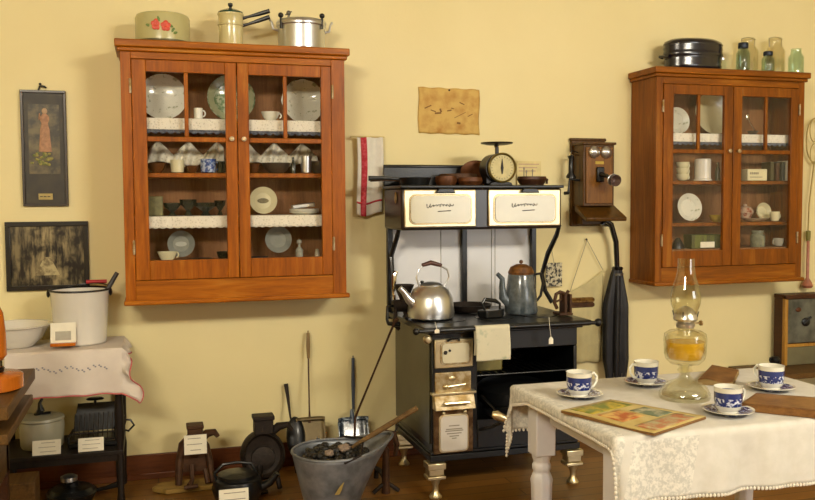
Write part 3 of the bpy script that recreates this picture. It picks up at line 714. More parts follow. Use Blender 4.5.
B().tube([(p0.x-.03, -.2, S+.17), (p0.x, p0.y+.03, p0.z-.02), (p1.x, p1.y+.02, p1.z)], [.007, .011, .01], 10).done('wooden_spoon', plain('dark_grey_handle', '3A3634', .5), label='dark handled utensil standing in the white enamel pail', cat='utensil')
def card(label, px0, py0, px1, py1, y, mat=PAPER, lean=.25, lines=4, name='display_card', emblem=False, z=None, emblem_m=None, rz=0, foot=None):
    a = at(px0, py0, y=y); c = at(px1, py1, y=y); w = c.x-a.x; h = a.z-c.z; z0 = c.z if z is None else z
    t = thing(name, label, 'card', ((a.x+c.x)/2, y, z0))
    R = RX(-lean); cx = (a.x+c.x)/2
    def put(b, ux, uz, dw, dh, dy=0, th=.002):
        v = R @ Vector((ux, dy, uz)); v = RZ(rz) @ v; return b.box((cx+v.x, y+v.y, z0+v.z+.001), (dw, th, dh), RZ(rz) @ R)
    put(B(), 0, h/2, w, h).done('sheet', mat, t)
    b = B()
    random.seed(len(label))
    for k in range(lines):
        put(b, random.uniform(-.06, .06)*w, h*(.82-.6*k/max(1, lines-1) if lines > 1 else .5), w*random.uniform(.45, .75), h*.035, -.0014, .0006)
    if lines: b.done('lettering', GREYINK, t)
    if emblem:
        put(B(), 0, h*.42, w*.62, h*.4, -.0018, .001).done('emblem', emblem_m or GREYINK, t)
    if foot: B().bx(cx-w*.5, cx+w*.5, y-.02, y+.045, z0-.002, z0+.012).done('card_holder', foot, t, bev=.002)
    return t
card('cream certificate card with silver emblem leaning on white pail', 50, 325, 76, 346, -.335, lean=.12, lines=1, emblem=True, z=S+.013, foot=W_AMBER, emblem_m=plain('silver_grey_print', 'A8A290', .5))
L = .253
# crock
x = at(42, 430, y=-.2).x
t = thing('lidded_crock', 'round white crock with pale lid and dark metal clamp on lower shelf', 'crock', (x, -.2, L))
CR = plain('greyish_white_stoneware', 'A8A48E', .35, 0, .05, 8, 0, .3)
B().lathe([(0, 0), (.085, 0), (.09, .01), (.094, .1), (.09, .118), (0, .12)], (x, -.2, L), 44).done('body', CR, t)
B().lathe([(.092, .12), (.096, .124), (.092, .134), (.06, .142), (0, .144)], (x, -.2, L), 44).done('lid', CR, t)
B().tube([(x-.02, -.21, L+.14), (x, -.21, L+.165), (x-.005, -.21, L+.195), (x+.006, -.21, L+.215)], [.012, .016, .008, .006]).tube([(x-.03, -.21, L+.145), (x+.04, -.21, L+.15)], .006).done('clamp', BLK, t)
# toaster / waffle baker
x = at(94, 430, y=-.2).x
t = thing('stove_top_toaster', 'black wire and sheet metal stove top toaster with side handle', 'toaster', (x, -.2, L))
B().bx(x-.1, x+.1, -.29, -.12, L, L+.02).done('base', BLK, t, bev=.004)
B().prism([(-.095, 0), (.095, 0), (.09, .125), (-.075, .125)], .008, (x+.005, -.17, L+.045), RX(PI/2-.25)).done('grill_plate', BLK, t)
b = B()
for k in range(9):
    xx = x-.08+k*.02; b.tube([(xx, -.275, L+.03), (xx, -.24, L+.06), (xx+.002, -.19, L+.13)], .0025, 6)
b.tube([(x-.09, -.275, L+.03), (x+.09, -.275, L+.03)], .004).tube([(x-.09, -.25, L+.055), (x+.09, -.25, L+.055)], .004)
b.done('wire_rack', IRON, t)
B().lathe([(0, 0), (.035, .001), (.04, .006), (.03, .012), (0, .013)], (x+.005, -.15, L+.18), 24, sy=.5).cyl((x+.005, -.15, L+.16), .006, .022).done('top_knob', BLK, t)
B().tube([(x+.09, -.25, L+.075), (x+.125, -.25, L+.105), (x+.16, -.25, L+.1), (x+.175, -.25, L+.075), (x+.15, -.25, L+.05), (x+.125, -.25, L+.06), (x+.1, -.25, L+.045)], .005).tube([(x+.12, -.25, L+.105), (x+.13, -.25, L+.125)], .006).done('wire_handle', BLK, t)
for s in (-1, 1): B().tube([(x+s*.1, -.26, L), (x+s*.105, -.26, L+.04), (x+s*.088, -.2, L+.06)], .006).done('side_bracket', BLK, t)
card('white card in front of the lidded crock on lower shelf', 32, 447, 61, 459, -.36, lean=.3, lines=3, z=L)
card('white card in front of black stove top toaster', 78, 446, 104, 457, -.36, lean=.3, lines=3, z=L)
# things on the floor under it
x = at(72, 485, y=-.2).x
t = thing('covered_skillet', 'dark covered pan with bright lid knob on floor under left stand', 'pan', (x, -.22, 0))
B().lathe([(0, 0), (.09, 0), (.11, .04), (.105, .045), (0, .046)], (x, -.22, 0), 36).tube([(x+.1, -.22, .035), (x+.15, -.23, .045), (x+.2, -.24, .06)], [.008, .01, .014], flat=.5).done('body', BLK, t)
B().lathe([(.1, .045), (.085, .06), (.03, .068), (.03, .085), (0, .087)], (x, -.22, 0), 32).done('lid', BLK, t)
B().lathe([(.02, .086), (.036, .092), (.036, .11), (.02, .118), (0, .119)], (x-.01, -.22, 0), 24).done('lid_knob', ALU, t)
B().bx(-.64, -.485, -.56, -.4, 0, .2).done('wooden_crate', W_MED, label='small brown wooden crate on the floor at photo bottom left', cat='crate', bev=.004)
# old plank stand at the left edge of the photo
p = at(35, 368, y=-.62)
t = thing('plank_bench', 'heavy old brown plank stand at the left edge of photo', 'bench', (p.x-.3, -.9, 0))
zt = p.z
def slab(b, xa, xb, ya, yb, z0, th, slope=0): return b.bx(xa, xb, ya, yb, z0-th, z0)
slab(B(), p.x-.62, p.x, -1.3, -.62, zt, .045).done('table_top', W_MED, t, bev=.004)
q = at(33, 394, y=-.66)
B().prism([(0, 0), (0, -.035), (-.62, -.035), (-.62, 0)], .62, (q.x, -.66, q.z), RX(PI/2) ).done('lower_board', W_MED, t, bev=.004)
B().bx(q.x-.13, q.x-.09, -1.2, -.68, .3, q.z-.03).done('side_panel', W_MED, t, bev=.003)
B().bx(q.x-.6, q.x-.56, -1.2, -.68, .3, q.z-.03).done('side_panel', W_MED, t, bev=.003)
B().bx(q.x-.5, q.x-.1, -.7, -.675, q.z, zt-.045).done('riser', W_DARK, t)
for x in (q.x-.14, q.x-.6):
    for y in (-1.18, -.74): B().bx(x, x+.05, y, y+.05, 0, q.z-.034).done('leg', W_DARK, t, bev=.003)
p2 = at(-10, 388, y=-1.0)
t = thing('turned_stand', 'orange varnished turned wooden column on round base, photo left edge', 'stand', (p2.x, -1.0, zt))
B().lathe([(0, 0), (.1, 0), (.11, .006), (.11, .05), (.1, .056), (.06, .06), (0, .062)], (p2.x, -1.0, zt), 44).done('round_base', W_AMBER, t)
B().lathe([(.04, .06), (.048, .064), (.05, .075), (.04, .08)], (p2.x, -1.0, zt), 32).done('black_foot', BLK, t)
B().lathe([(.047, .08), (.05, .084), (.05, .105), (.045, .11)], (p2.x, -1.0, zt), 32).done('silver_ring', CHROME, t)
B().lathe([(.048, .108), (.058, .12), (.057, .2), (.05, .27), (.036, .3), (.02, .325), (0, .33)], (p2.x, -1.0, zt), 32).done('column', W_AMBER, t)

# ---------------------------------------------------------------- iron things on the floor
B().prism([(0, 0), (.06, -.06), (.42, -.05), (.5, .0), (.46, .07), (.04, .06)], .022, (-.03, -.22, .002), RZ(.02)).done('pine_board', W_PLANK, label='pale pine board lying on the floor under the iron tool', cat='board', bev=.003)
def iron_tool(px, pyb, y, w, h, label, mat, z0=0, round_=False):
    x = at(px, pyb, y=y).x
    t = thing('sausage_press', label, 'iron tool', (x, y, z0))
    if round_:
        # round bowl shaped body standing on edge
        B().lathe([(0, -.05), (w*.5, -.045), (w*.54, -.02), (w*.54, .03), (w*.48, .05), (w*.42, .03), (0, .0)], (x, y, z0+h*.46), 40, RX(PI/2-.12), sy=1.1).done('body', mat, t)
        B().lathe([(w*.25, .0), (w*.3, .01), (w*.28, .022), (w*.1, .026), (0, .026)], (x, y-.01, z0+h*.42), 30, RX(PI/2-.12)).done('boss', mat, t)
    else:
        b = B()
        b.tube([(x-w*.5, y-.03, z0), (x-w*.46, y-.02, z0+h*.4), (x-w*.34, y, z0+h*.66), (x-w*.1, y, z0+h*.74)], [.016, .018, .022, .03], 10)
        b.tube([(x+w*.5, y-.03, z0), (x+w*.46, y-.02, z0+h*.35), (x+w*.34, y, z0+h*.6), (x+w*.1, y, z0+h*.74)], [.014, .016, .02, .03], 10)
        b.prism([(-w*.36, h*.2), (w*.34, h*.2), (w*.32, h*.6), (w*.2, h*.76), (-w*.2, h*.76), (-w*.34, h*.6)], .05, (x, y+.03, z0), RX(PI/2))
        b.done('body', mat, t)
    B().bx(x-w*.2, x+w*.26, y-.035, y+.035, z0+h*.76, z0+h).bx(x-w*.23, x+w*.29, y-.04, y+.04, z0+h*.95, z0+h+.003).done('hopper', mat, t, bev=.004)
    B().tube([(x+w*.15, y, z0+h*.72), (x+w*.4, y-.01, z0+h*.84), (x+w*.62, y-.02, z0+h*.86), (x+w*.72, y-.02, z0+h*.78)], [.02, .02, .016, .01], 10).done('spout', mat, t)
    b = B()
    b.tube([(x-w*.1, y-.045, z0+h*.35), (x-w*.1, y-.07, z0+h*.12), (x-w*.2, y-.1, z0+.012)], [.012, .01, .014]).tube([(x+w*.3, y-.045, z0+h*.25), (x+w*.36, y-.08, z0+.012)], [.012, .012])
    b.tube([(x-w*.35, y-.11, z0+.01), (x+w*.05, y-.1, z0+.01)], .01)
    b.done('foot', mat, t)
    return t
iron_tool(195, 480, -.2, .15, .27, 'rust brown iron clamp press holding a white card, by baseboard', IRON_BR, .026)
card('white printed card leaning on leftmost iron press', 184, 437, 207, 454, -.29, lean=.1, lines=3, z=.18)
iron_tool(263, 490, -.3, .19, .34, 'tall round dark iron press with square hopper, left of spoon', IRON, 0, True)
x = at(238, 490, y=-.52).x
t = thing('iron_kettle', 'low black iron kettle behind the lower white card', 'kettle', (x, -.5, 0))
B().lathe([(0, 0), (.07, 0), (.1, .04), (.112, .08), (.1, .12), (.085, .125), (.085, .14), (.05, .15), (0, .152)], (x, -.5, 0), 36).done('body', BLK, t)
B().tube([(x-.09, -.5, .11), (x-.1, -.5, .15), (x-.06, -.5, .185), (x, -.5, .19), (x+.06, -.5, .18), (x+.09, -.5, .12)], .007).done('bail', BLK, t)
B().tube([(x+.09, -.52, .07), (x+.14, -.54, .1), (x+.17, -.55, .14)], [.022, .017, .013], 12).done('spout', BLK, t)
card('white card with dark handwriting at bottom, in front of black kettle', 219, 485, 249, 503, -.66, lean=.2, lines=3, z=.03)

def lean(name, label, parts_fn, cat): return parts_fn()
# black ladle leaning
p0 = at(298, 452, y=-.2); p1 = at(286, 384, y=-.03)
t = thing('iron_ladle', 'black iron ladle with long thin handle leaning left of shovels', 'ladle', (p0.x, -.2, 0))
hv = at(293, 425, y=-.1)
B().tube([(hv.x+.0, -.1, hv.z-.02), (hv.x-.01, -.08, hv.z+.04), (p1.x+.006, -.04, p1.z-.06), (p1.x, -.025, p1.z)], [.007, .005, .008, .011], 8).done('handle', IRON, t)
B().sph((p0.x, -.14, .18), (.047, .022, .1), 24, RX(-.3)).tube([(p0.x, -.17, .15), (p0.x+.005, -.2, .02)], [.03, .02]).done('bowl', BLK, t)
def shovel(name, label, pxh, pyt, pyg, pxb0, pyb0, pxb1, pyb1, bm_, hm_, gm_, y0=-.03, r=.004, gr=.01):
    top = at(pxh, pyt, y=y0); bl0 = at(pxb0, pyb0, y=-.12); bl1 = at(pxb1, pyb1, y=-.2)
    cx = (bl0.x+bl1.x)/2+.003; w = bl1.x-bl0.x; z1 = bl0.z; 
    t = thing(name, label, 'shovel', (cx, -.2, 0))
    bend = .02
    R = RX(.16)
    def fn(u, v):
        X = (u-.5)*w*(1-.08*v*0); rim = .018*(abs(u-.5)*2)**6+.018*(v > .93)
        return (cx+X, -.2-rim+.1*v, .015+(z1-.015)*v)
    B().grid(fn, 20, 20).done('blade', bm_, t, solid=.003)
    g = at(pxh, pyg, y=y0-.01)
    B().tube([(cx, -.115, z1-.03), (cx, -.105, z1+.03), (g.x, y0-.02, g.z)], [r*1.8, r, r]).done('shaft', hm_, t)
    B().tube([(g.x, y0-.02, g.z), (g.x, y0-.018, (g.z+top.z)/2), (top.x, y0, top.z)], [gr*.7, gr, gr*.8], 10, .6).done('grip', gm_, t)
    B().tube([(top.x, y0, top.z-.002), (top.x, y0, top.z+.012)], .003).done('hanging_tip', gm_, t)
    return t
shovel('ash_shovel', 'grey tin ash shovel with a very tall thin handle against wall', 308, 333, 358, 295, 418, 327, 446, plain('dull_grey_tin', '6A5C3E', .5, .5, .2, 12), IRON_BR, plain('brown_grip', '7A5E2E', .6))
shovel('stove_shovel', 'blue speckled enamel shovel with blue handle against the wall', 353, 358, 410, 337, 418, 371, 446, spots('blue_speckled_enamel', '23303E', '8A98A4', 55, .5, .62, .25, 0, 3, coat=.4), spots('blue_grey_enamel', '39485A', '5A6878', 30, .4, .6, .3), plain('slate_blue_handle', '3C4452', .4, 0, .2, 30), r=.009, gr=.01)
p0 = at(355, 418, y=-.24); p1 = at(395, 321, y=-.42)
B().tube([p0, p0.lerp(p1, .5), p1], [.006, .005, .006]).tube([p1, p1+Vector((.012, -.01, .012))], [.011, .009]).tube([p0, (p0.x-.01, p0.y-.01, .02)], .006).done('poker', IRON_BR, label='long thin brown poker slanting from range top down to floor', cat='poker')
# coal scuttle
sxx, syy = .70, -.78
t = thing('coal_scuttle', 'galvanised grey coal scuttle with a flared spout, heaped with coal', 'scuttle', (sxx, syy, 0))
def fn(u, v):
    a = 2*PI*u; r0 = .1; r1 = .165
    c_ = max(0, math.cos(a)); 
    r = r0+(r1-r0)*v**.9
    x = r*math.cos(a)+.10*v*v*c_**3; y = r*math.sin(a)*(1-.0*v)
    z = .02+.27*v+.05*v*v*c_**4
    return (sxx+x, syy+y, z)
B().grid(fn, 56, 16).done('body', GALV, t, solid=.004)
B().lathe([(0, 0), (.1, 0), (.104, .01), (.1, .03), (0, .032)], (sxx, syy, 0), 40).done('base_ring', GALV, t)
B().tube([fn(k/56, 1) for k in range(57)], .006).done('rolled_rim', GALV, t)
B().tube([(sxx, syy+.165, .28), (sxx-.02, syy+.2, .29), (sxx-.02, syy+.19, .2), (sxx, syy+.14, .13)], .007).done('back_handle', GALV, t)
B().tube([(sxx+.02, syy-.168, .28), (sxx+.09, syy-.15, .3), (sxx+.14, syy, .33), (sxx+.09, syy+.15, .3), (sxx+.02, syy+.168, .28)], .005).done('bail', IRON, t)
B().prism([(-.02, 0), (.0, .03), (.02, .05), (.01, .02), (.0, .0)], .002, (sxx+.0, syy-.153, .15), RX(PI/2)).done('worn_mark', plain('yellowed_scratch', 'A08A4A', .6), t)
COALM = plain('black_coal', '14120F', .45, 0, .5, 30, .5, .1)
random.seed(11)
b = B()
for k in range(150):
    a = random.random()*2*PI; r = math.sqrt(random.random())*.135
    c_ = (sxx+r*math.cos(a)+.02, syy+r*math.sin(a), .245+.03*random.random()+.025*(1-r/.14))
    b.sph(c_, (random.uniform(.012, .022), random.uniform(.012, .02), random.uniform(.01, .018)), 6, RZ(random.random()*3))
b.done('coal', COALM, label='heap of black coal pieces in the galvanised scuttle', cat='coal', kind='stuff', ang=10)
random.seed(5)
for k, (dx, dy, sz, lb) in enumerate(((-.03, -.1, .02, 'pale pinkish stone on the coal heap near scuttle front'), (.045, -.05, .026, 'larger pale stone on the coal heap beside the shovel handle'))):
    b = B().sph((0, 0, 0), (sz, sz*.8, sz*.65), 10)
    for v in b.bm.verts: v.co *= 1+random.uniform(-.15, .15)
    bmesh.ops.translate(b.bm, vec=(sxx+dx, syy+dy, .308), verts=b.bm.verts)
    b.done('stone', plain('pale_pinkish_stone', '8A7868', .8, 0, .3, 60), label=lb, cat='stone', ang=15)
p0 = at(352, 447, y=-.8); p1 = at(417, 408, y=-.92)
t = thing('coal_shovel', 'small shovel with pale wooden handle resting across the coal scuttle', 'shovel', (p0.x, -.8, p0.z))
d = (p1-p0).normalized()
B().tube([p0, p0.lerp(p1, .4), p1], [.007, .012, .011], 10).done('handle', wood('grey_brown_handle', '4A3820', '806440', .6, 'x', 1, 0), t)
q = p0-d*.05
B().prism([(-.05, -.045), (.03, -.035), (.05, 0), (.03, .035), (-.05, .045)], .004, q+Vector((-.01, 0, .0)), RZ(.1) @ RY(.12)).tube([p0+d*.03, q+Vector((0, 0, .006))], [.007, .005]).done('blade', IRON, t)
# andiron right of the scuttle
ax_ = at(383, 480, y=-.5).x
t = thing('andiron', 'rusty brown iron andiron with arched top, between scuttle and range', 'andiron', (ax_, -.45, 0))
B().tube([(ax_, -.55, 0), (ax_, -.55, .1), (ax_+.002, -.55, .2), (ax_-.03, -.55, .25), (ax_-.07, -.55, .27)], [.02, .018, .016, .016, .012], 10).done('post', IRON_BR, t)
B().tube([(ax_-.07, -.55, .265), (ax_-.02, -.55, .285), (ax_+.04, -.55, .27), (ax_+.055, -.55, .22), (ax_+.045, -.55, .17)], [.01, .014, .016, .012, .01], 10).done('arched_top', IRON_BR, t)
B().tube([(ax_+.04, -.55, .27), (ax_+.055, -.55, .3), (ax_+.05, -.55, .33), (ax_+.035, -.55, .32)], .005).done('hook', IRON, t)
B().tube([(ax_, -.55, .06), (ax_+.01, -.42, .06), (ax_+.01, -.34, .05), (ax_+.01, -.33, 0)], .012, 8).done('fire_bar', IRON, t)
B().tube([(ax_-.06, -.55, .005), (ax_-.03, -.55, .03), (ax_, -.55, .05), (ax_+.03, -.55, .03), (ax_+.06, -.55, .005)], .01, 8).done('foot', IRON, t)

# ---------------------------------------------------------------- cooking range
SX, SXR, FY, BY = 1.178, 1.895, -.68, -.10
t = thing('cooking_range', 'black cast iron wood burning range with nickel trim and warming closet', 'stove', (1.54, -.4, 0))
RG = t
CT_ = .775
# firebox block (left) and oven block with a real cavity
b = B().bx(SX, 1.395, FY, BY, .17, .745)
b.bx(1.395, SXR, FY, BY, .655, .745)                # above the oven
b.bx(1.395, SXR, FY, BY, .17, .34)                  # below the oven
b.bx(SXR-.018, SXR, FY, BY, .34, .655).bx(1.395, SXR-.018, BY-.02, BY, .34, .655)
b.done('body', RANGE, t, bev=.004)
for a_, b_ in ((SX-.006, SX), (SXR, SXR+.006)): B().bx(a_, b_, FY+.02, BY, .24, .74).done('side_sheet', SIDE, t, bev=.002)
B().bx(SX-.012, SXR+.012, FY-.012, BY, .165, .195).bx(SX-.004, SXR+.004, FY-.006, BY, .195, .21).done('base_skirt', RANGE, t, bev=.004)
cb = B().bx(SX-.052, SXR+.045, FY-.055, BY+.01, CT_-.022, CT_+.004)
cb.bx(SX-.02, SXR+.02, FY-.02, BY, CT_-.035, CT_-.02)
cb.done('cooktop', RANGE, t, bev=.005)
for cx, cy, r in ((1.3, -.5, .1), (1.3, -.26, .09), (1.55, -.5, .095), (1.55, -.26, .09), (1.78, -.5, .09), (1.78, -.26, .085)):
    B().lathe([(r, CT_+.003), (r, CT_+.0065), (r*.94, CT_+.0075), (0, CT_+.0075)], (cx, cy, 0), 36).done('stove_lid', BLK, t)
B().tube([(SX-.09, FY-.075, CT_-.006), (SXR+.06, FY-.075, CT_-.006)], .009, 12).sph((SXR+.068, FY-.075, CT_-.006), .019, 14).sph((SX-.095, FY-.075, CT_-.006), .016, 14).tube([(SX-.05, FY-.075, CT_-.006), (SX-.05, FY-.05, CT_-.01)], .007).tube([(SXR+.03, FY-.075, CT_-.006), (SXR+.03, FY-.05, CT_-.01)], .007).done('towel_rail', BLK, t)
b = B().lathe([(0, 0), (.018, 0), (.02, .01), (.012, .02), (0, .022)], (SX-.04, FY-.055, CT_-.045), 16, RX(PI/2)).done('draft_knob', NICKEL, t)
# nickel doors of the firebox column
def plate(name, x0, x1, z0, z1, y, mat, parent, th=.012, tilt=0, bev=.004):
    c = ((x0+x1)/2, y-th/2, (z0+z1)/2); return B().box(c, (x1-x0, th, z1-z0), RX(tilt)).done(name, mat, parent, bev=bev)
def inset(name, cx, cz, w, h, y, mat, parent, r=.015, th=.005, rot=None):
    return B().prism(rrect(w, h, r), th, (cx, y, cz), (rot @ RX(PI/2)) if rot is not None else RX(PI/2)).done(name, mat, parent, bev=.0015)
d1 = plate('broiler_door', 1.188, 1.37, .588, .718, FY, NICKEL, t, .014)
inset('raised_border', 1.285, .655, .145, .104, FY-.014, BRASSY, d1, .018, .004)
inset('enamel_panel', 1.285, .655, .128, .088, FY-.018, CREAM, d1, .015, .004)
B().tube([(1.245, FY-.022, .712), (1.26, FY-.035, .722), (1.29, FY-.035, .722), (1.3, FY-.022, .712)], .005).done('latch_handle', BLK, d1)
B().sph((1.235, FY-.024, .66), .009, 10).sph((1.255, FY-.024, .668), .006, 10).done('latch', INK, d1)
d2 = plate('draft_door', 1.19, 1.362, .476, .568, FY, BRASSY, t, .01)
B().sph((1.24, FY-.016, .505), (.014, .01, .012), 12).tube([(1.24, FY-.02, .505), (1.33, FY-.02, .512)], .004).sph((1.27, FY-.012, .54), (.016, .004, .012), 12).done('draft_slider', NICKEL, d2)
d3 = B().prism([(0, 0), (.05, .0), (.022, .068), (0, .068)], .19, (1.18, FY, .405), RZ(0) @ Matrix(((0, 0, 1), (-1, 0, 0), (0, 1, 0)))).done('feed_hopper', BRASSY, t, bev=.003)
B().bx(1.168, 1.378, FY-.034, FY, .47, .482).done('hopper_lip', NICKEL, d3, bev=.003)
B().cyl((1.225, FY-.046, .44), .006, .018, '-y').cyl((1.325, FY-.046, .44), .006, .018, '-y').tube([(1.218, FY-.064, .44), (1.332, FY-.064, .44)], .007).done('handle', NICKEL, d3)
d4 = plate('ash_door', 1.182, 1.37, .20, .398, FY, spots('dull_brown_nickel', '5A4026', '8A7050', 26, .4, .65, .35, .05, 3, metal=.7), t, .012)
inset('raised_border', 1.276, .292, .142, .172, FY-.012, NICKEL, d4, .02, .004)
inset('enamel_panel', 1.276, .292, .128, .158, FY-.016, plain('white_door_enamel', 'D2CCC2', .2, 0, .03, 10, 0, .6), d4, .018, .004)
for s in (-1, 1): B().sph((1.276+s*.05, FY-.022, .388), .009, 12).done('hinge_knob', NICKEL, d4)
b = B()
for k, (w, z) in enumerate(((.05, .325), (.078, .31), (.086, .302), (.07, .29), (.046, .278), (.022, .268))):
    b.bx(1.276-w/2, 1.276+w/2, FY-.0206, FY-.02, z, z+.005)
b.done('printed_emblem', GREYINK, d4)
# open oven: rack, door dropped forward
b = B()
for k in range(14): b.tube([(1.41+k*.0355, FY+.03, .535), (1.41+k*.0355, BY-.03, .535)], .003, 6)
b.tube([(1.397, FY+.03, .535), (SXR-.02, FY+.03, .535)], .004).tube([(1.397, BY-.03, .535), (SXR-.02, BY-.03, .535)], .004)
b.done('oven_rack', BLK, t)
od = B().bx(1.42, 1.875, FY-.33, FY-.004, .372, .39).done('oven_door', RANGE, t, bev=.005)
B().tube([(1.45, FY-.335, .386), (1.43, FY-.35, .4), (1.395, FY-.36, .425)], .006).tube([(1.33, FY-.34, .452), (1.345, FY-.345, .448), (1.395, FY-.36, .425)], [.012, .02, .014], 12).done('coil_handle', NICKEL, od)
B().tube([(1.41, FY-.01, .45), (1.425, FY-.12, .42), (1.425, FY-.2, .4)], .006).tube([(1.4, FY-.02, .3), (1.42, FY-.1, .33), (1.44, FY-.18, .37)], .008).done('door_arm', BLK, od)
# legs
for x in (SX+.015, SXR-.02):
    for y in (FY+.01, BY-.06):
        lg = B().box((x, y, .148), (.085, .075, .03)).box((x, y, .12), (.07, .062, .03)).box((x, y, .095), (.085, .07, .016)).done('leg', NICKEL, t, bev=.004)
        B().lathe([(0, 0), (.026, 0), (.03, .008), (.014, .03), (.013, .055), (.026, .09), (0, .09)], (x, y-.01, 0), 16, sx=1.0).done('foot', NICKEL, lg)
# back: splash panel, posts, closet
B().bx(1.155, 1.93, -.095, -.085, .75, 1.2).done('splash_panel', WHITE_P, t)
B().tube([(1.42, -.0965, .78), (1.42, -.0965, 1.195)], .0015, 6).tube([(1.7, -.0965, .78), (1.7, -.0965, 1.195)], .0015, 6).tube([(1.72, -.0965, .78), (1.72, -.0965, 1.195)], .0015, 6).done('panel_groove', GREYINK, t)
for x in (1.142, 1.54, 1.93): B().bx(x-.014, x+.014, -.125, -.095, .74, 1.205).done('post', BLK, t, bev=.003)
for x, s, yo in ((1.14, 0, .1), (1.93, 1, 0)):
    B().tube([(x+s*.01, -.4+yo, 1.21), (x+s*.015, -.36+yo, 1.16), (x+s*.02, -.25+yo, 1.06), (x+s*.01, -.2+yo*.3, .95), (x+s*.03, -.2+yo*.3, .86), (x+s*.06, -.22+yo*.3, .80)], [.01, .012, .013, .011, .012, .012], 8).done('curved_bracket', BLK, t)
CX0, CX1, CF, CZ0, CZ1 = 1.118, 1.945, -.42, 1.195, 1.408
clo = B().bx(CX0, CX1, CF+.005, -.1, CZ0, CZ1-.012).done('warming_closet', plain('dark_brown_range_enamel', '241C1A', .3, 0, .15, 8, .05, .2), t, bev=.012)
B().bx(CX0-.006, CX1+.006, CF-.008, -.09, CZ1-.014, CZ1).done('closet_shelf', BLK, t, bev=.004)
B().bx(CX0, 1.72, -.1, -.085, CZ1, CZ1+.1).tube([(CX0, -.093, CZ1+.1), (1.72, -.093, CZ1+.1)], .01).done('shelf_gallery', BLK, t, bev=.003)
def script_mark(cx, cz, y, parent, s=1.):
    # a flowing signature stroke with an underline
    pts = []
    for k in range(90):
        u = k/89; x = (u-.5)*.135
        amp = .011*(1.5 if u < .16 else .6+.5*(abs(math.sin(u*9)) > .9))
        pts.append((cx+x*s+.004*math.cos(u*52), y-.001, cz+.012+.004*u+amp*math.sin(u*58)*.6))
    B().tube(pts, .0016, 6).tube([(cx-.01, y-.001, cz-.014), (cx+.055, y-.001, cz-.011)], .0022, 6).done('script_lettering', INK, parent)
for x0, x1 in ((1.128, 1.488), (1.55, 1.932)):
    cx, cz = (x0+x1)/2, (1.208+1.388)/2
    d = plate('closet_door', x0, x1, 1.208, 1.388, CF+.005, NICKEL, t, .014, 0, .006)
    inset('moulded_border', cx, cz-.004, (x1-x0)*.87, .142, CF-.009, plain('nickel_bead', 'A89470', .25, 1.), d, .03, .003)
    inset('enamel_panel', cx, cz-.004, (x1-x0)*.83, .128, CF-.012, CREAM, d, .026, .005)
    B().prism([(-.05, 0), (.05, 0), (.035, .022), (-.035, .022)], .022, (cx+.02, CF-.009, 1.37), RX(PI/2)).done('handle', BLK, d, bev=.004)
    script_mark(cx-.008, cz, CF-.017, d, 1.0)
B().sph((CX0-.004, -.33, 1.35), (.006, .015, .028), 12).done('side_medallion', BRASSY, clo)

# kettle
K = CT_+.0085
kx, ky = at(431, 318, y=-.47).x, -.47
t = thing('aluminium_kettle', 'shiny aluminium tea kettle with brown wooden grip on range', 'kettle', (kx, ky, K))
B().lathe([(0, 0), (.1, 0), (.113, .008), (.116, .03), (.108, .1), (.088, .142), (.06, .158), (.058, .16)], (kx, ky, K), 48).done('body', ALU, t)
ld = B().lathe([(.06, .158), (.06, .163), (.045, .172), (.02, .178), (0, .179)], (kx, ky, K), 36).done('lid', ALU, t)
B().lathe([(0, 0), (.008, 0), (.006, .006), (.01, .012), (.008, .018), (0, .02)], (kx-.045, ky, K+.165), 16).done('lid_knob', BLK, ld)
B().tube([(kx-.07, ky-.02, K+.06), (kx-.12, ky-.02, K+.1), (kx-.145, ky-.02, K+.135), (kx-.165, ky-.02, K+.155)], [.032, .022, .015, .014], 14).done('spout', ALU, t)
B().tube([(kx-.06, ky, K+.155), (kx-.075, ky, K+.2), (kx-.06, ky, K+.24), (kx-.03, ky, K+.262)], .004).tube([(kx+.07, ky, K+.15), (kx+.095, ky, K+.2), (kx+.085, ky, K+.235), (kx+.045, ky, K+.255)], .004).done('bail', ALU, t)
B().tube([(kx-.045, ky, K+.258), (kx, ky, K+.27), (kx+.055, ky, K+.255)], [.009, .012, .009], 12).done('wooden_grip', plain('brown_wooden_grip', '4A2616', .4, 0, .2, 30), t)
t.scale = (.95, .95, .97)
# coffee pot
cx, cy = at(521, 312, y=-.42).x, -.42
t = thing('coffee_pot', 'tall grey enamel coffee pot with rusty brown domed lid', 'coffee pot', (cx, cy, K))
GE = spots('blue_grey_enamel_pot', '3C4448', '646C70', 22, .35, .7, .25, 0, 4, coat=.4)
B().lathe([(0, 0), (.078, 0), (.082, .008), (.077, .08), (.064, .185), (.062, .19), (.06, .19)], (cx, cy, K), 44).done('body', GE, t)
RU = spots('rusty_brown_lid', '50300F', '80521E', 40, .4, .65, .45, .1, 3)
ld = B().lathe([(.062, .19), (.064, .2), (.052, .225), (.025, .238), (0, .24)], (cx, cy, K), 36).done('lid', RU, t)
B().sph((cx, cy, K+.25), .01, 12).done('lid_knob', RU, ld)
B().tube([(cx-.06, cy, K+.05), (cx-.095, cy, K+.08), (cx-.1, cy, K+.13), (cx-.1, cy, K+.17), (cx-.125, cy, K+.195)], [.028, .022, .016, .013, .01], 14).done('spout', GE, t)
B().tube([(cx+.062, cy, K+.185), (cx+.105, cy, K+.19), (cx+.118, cy, K+.14), (cx+.105, cy, K+.08), (cx+.08, cy, K+.05)], [.007, .008, .008, .007, .006]).done('handle', BLK, t)
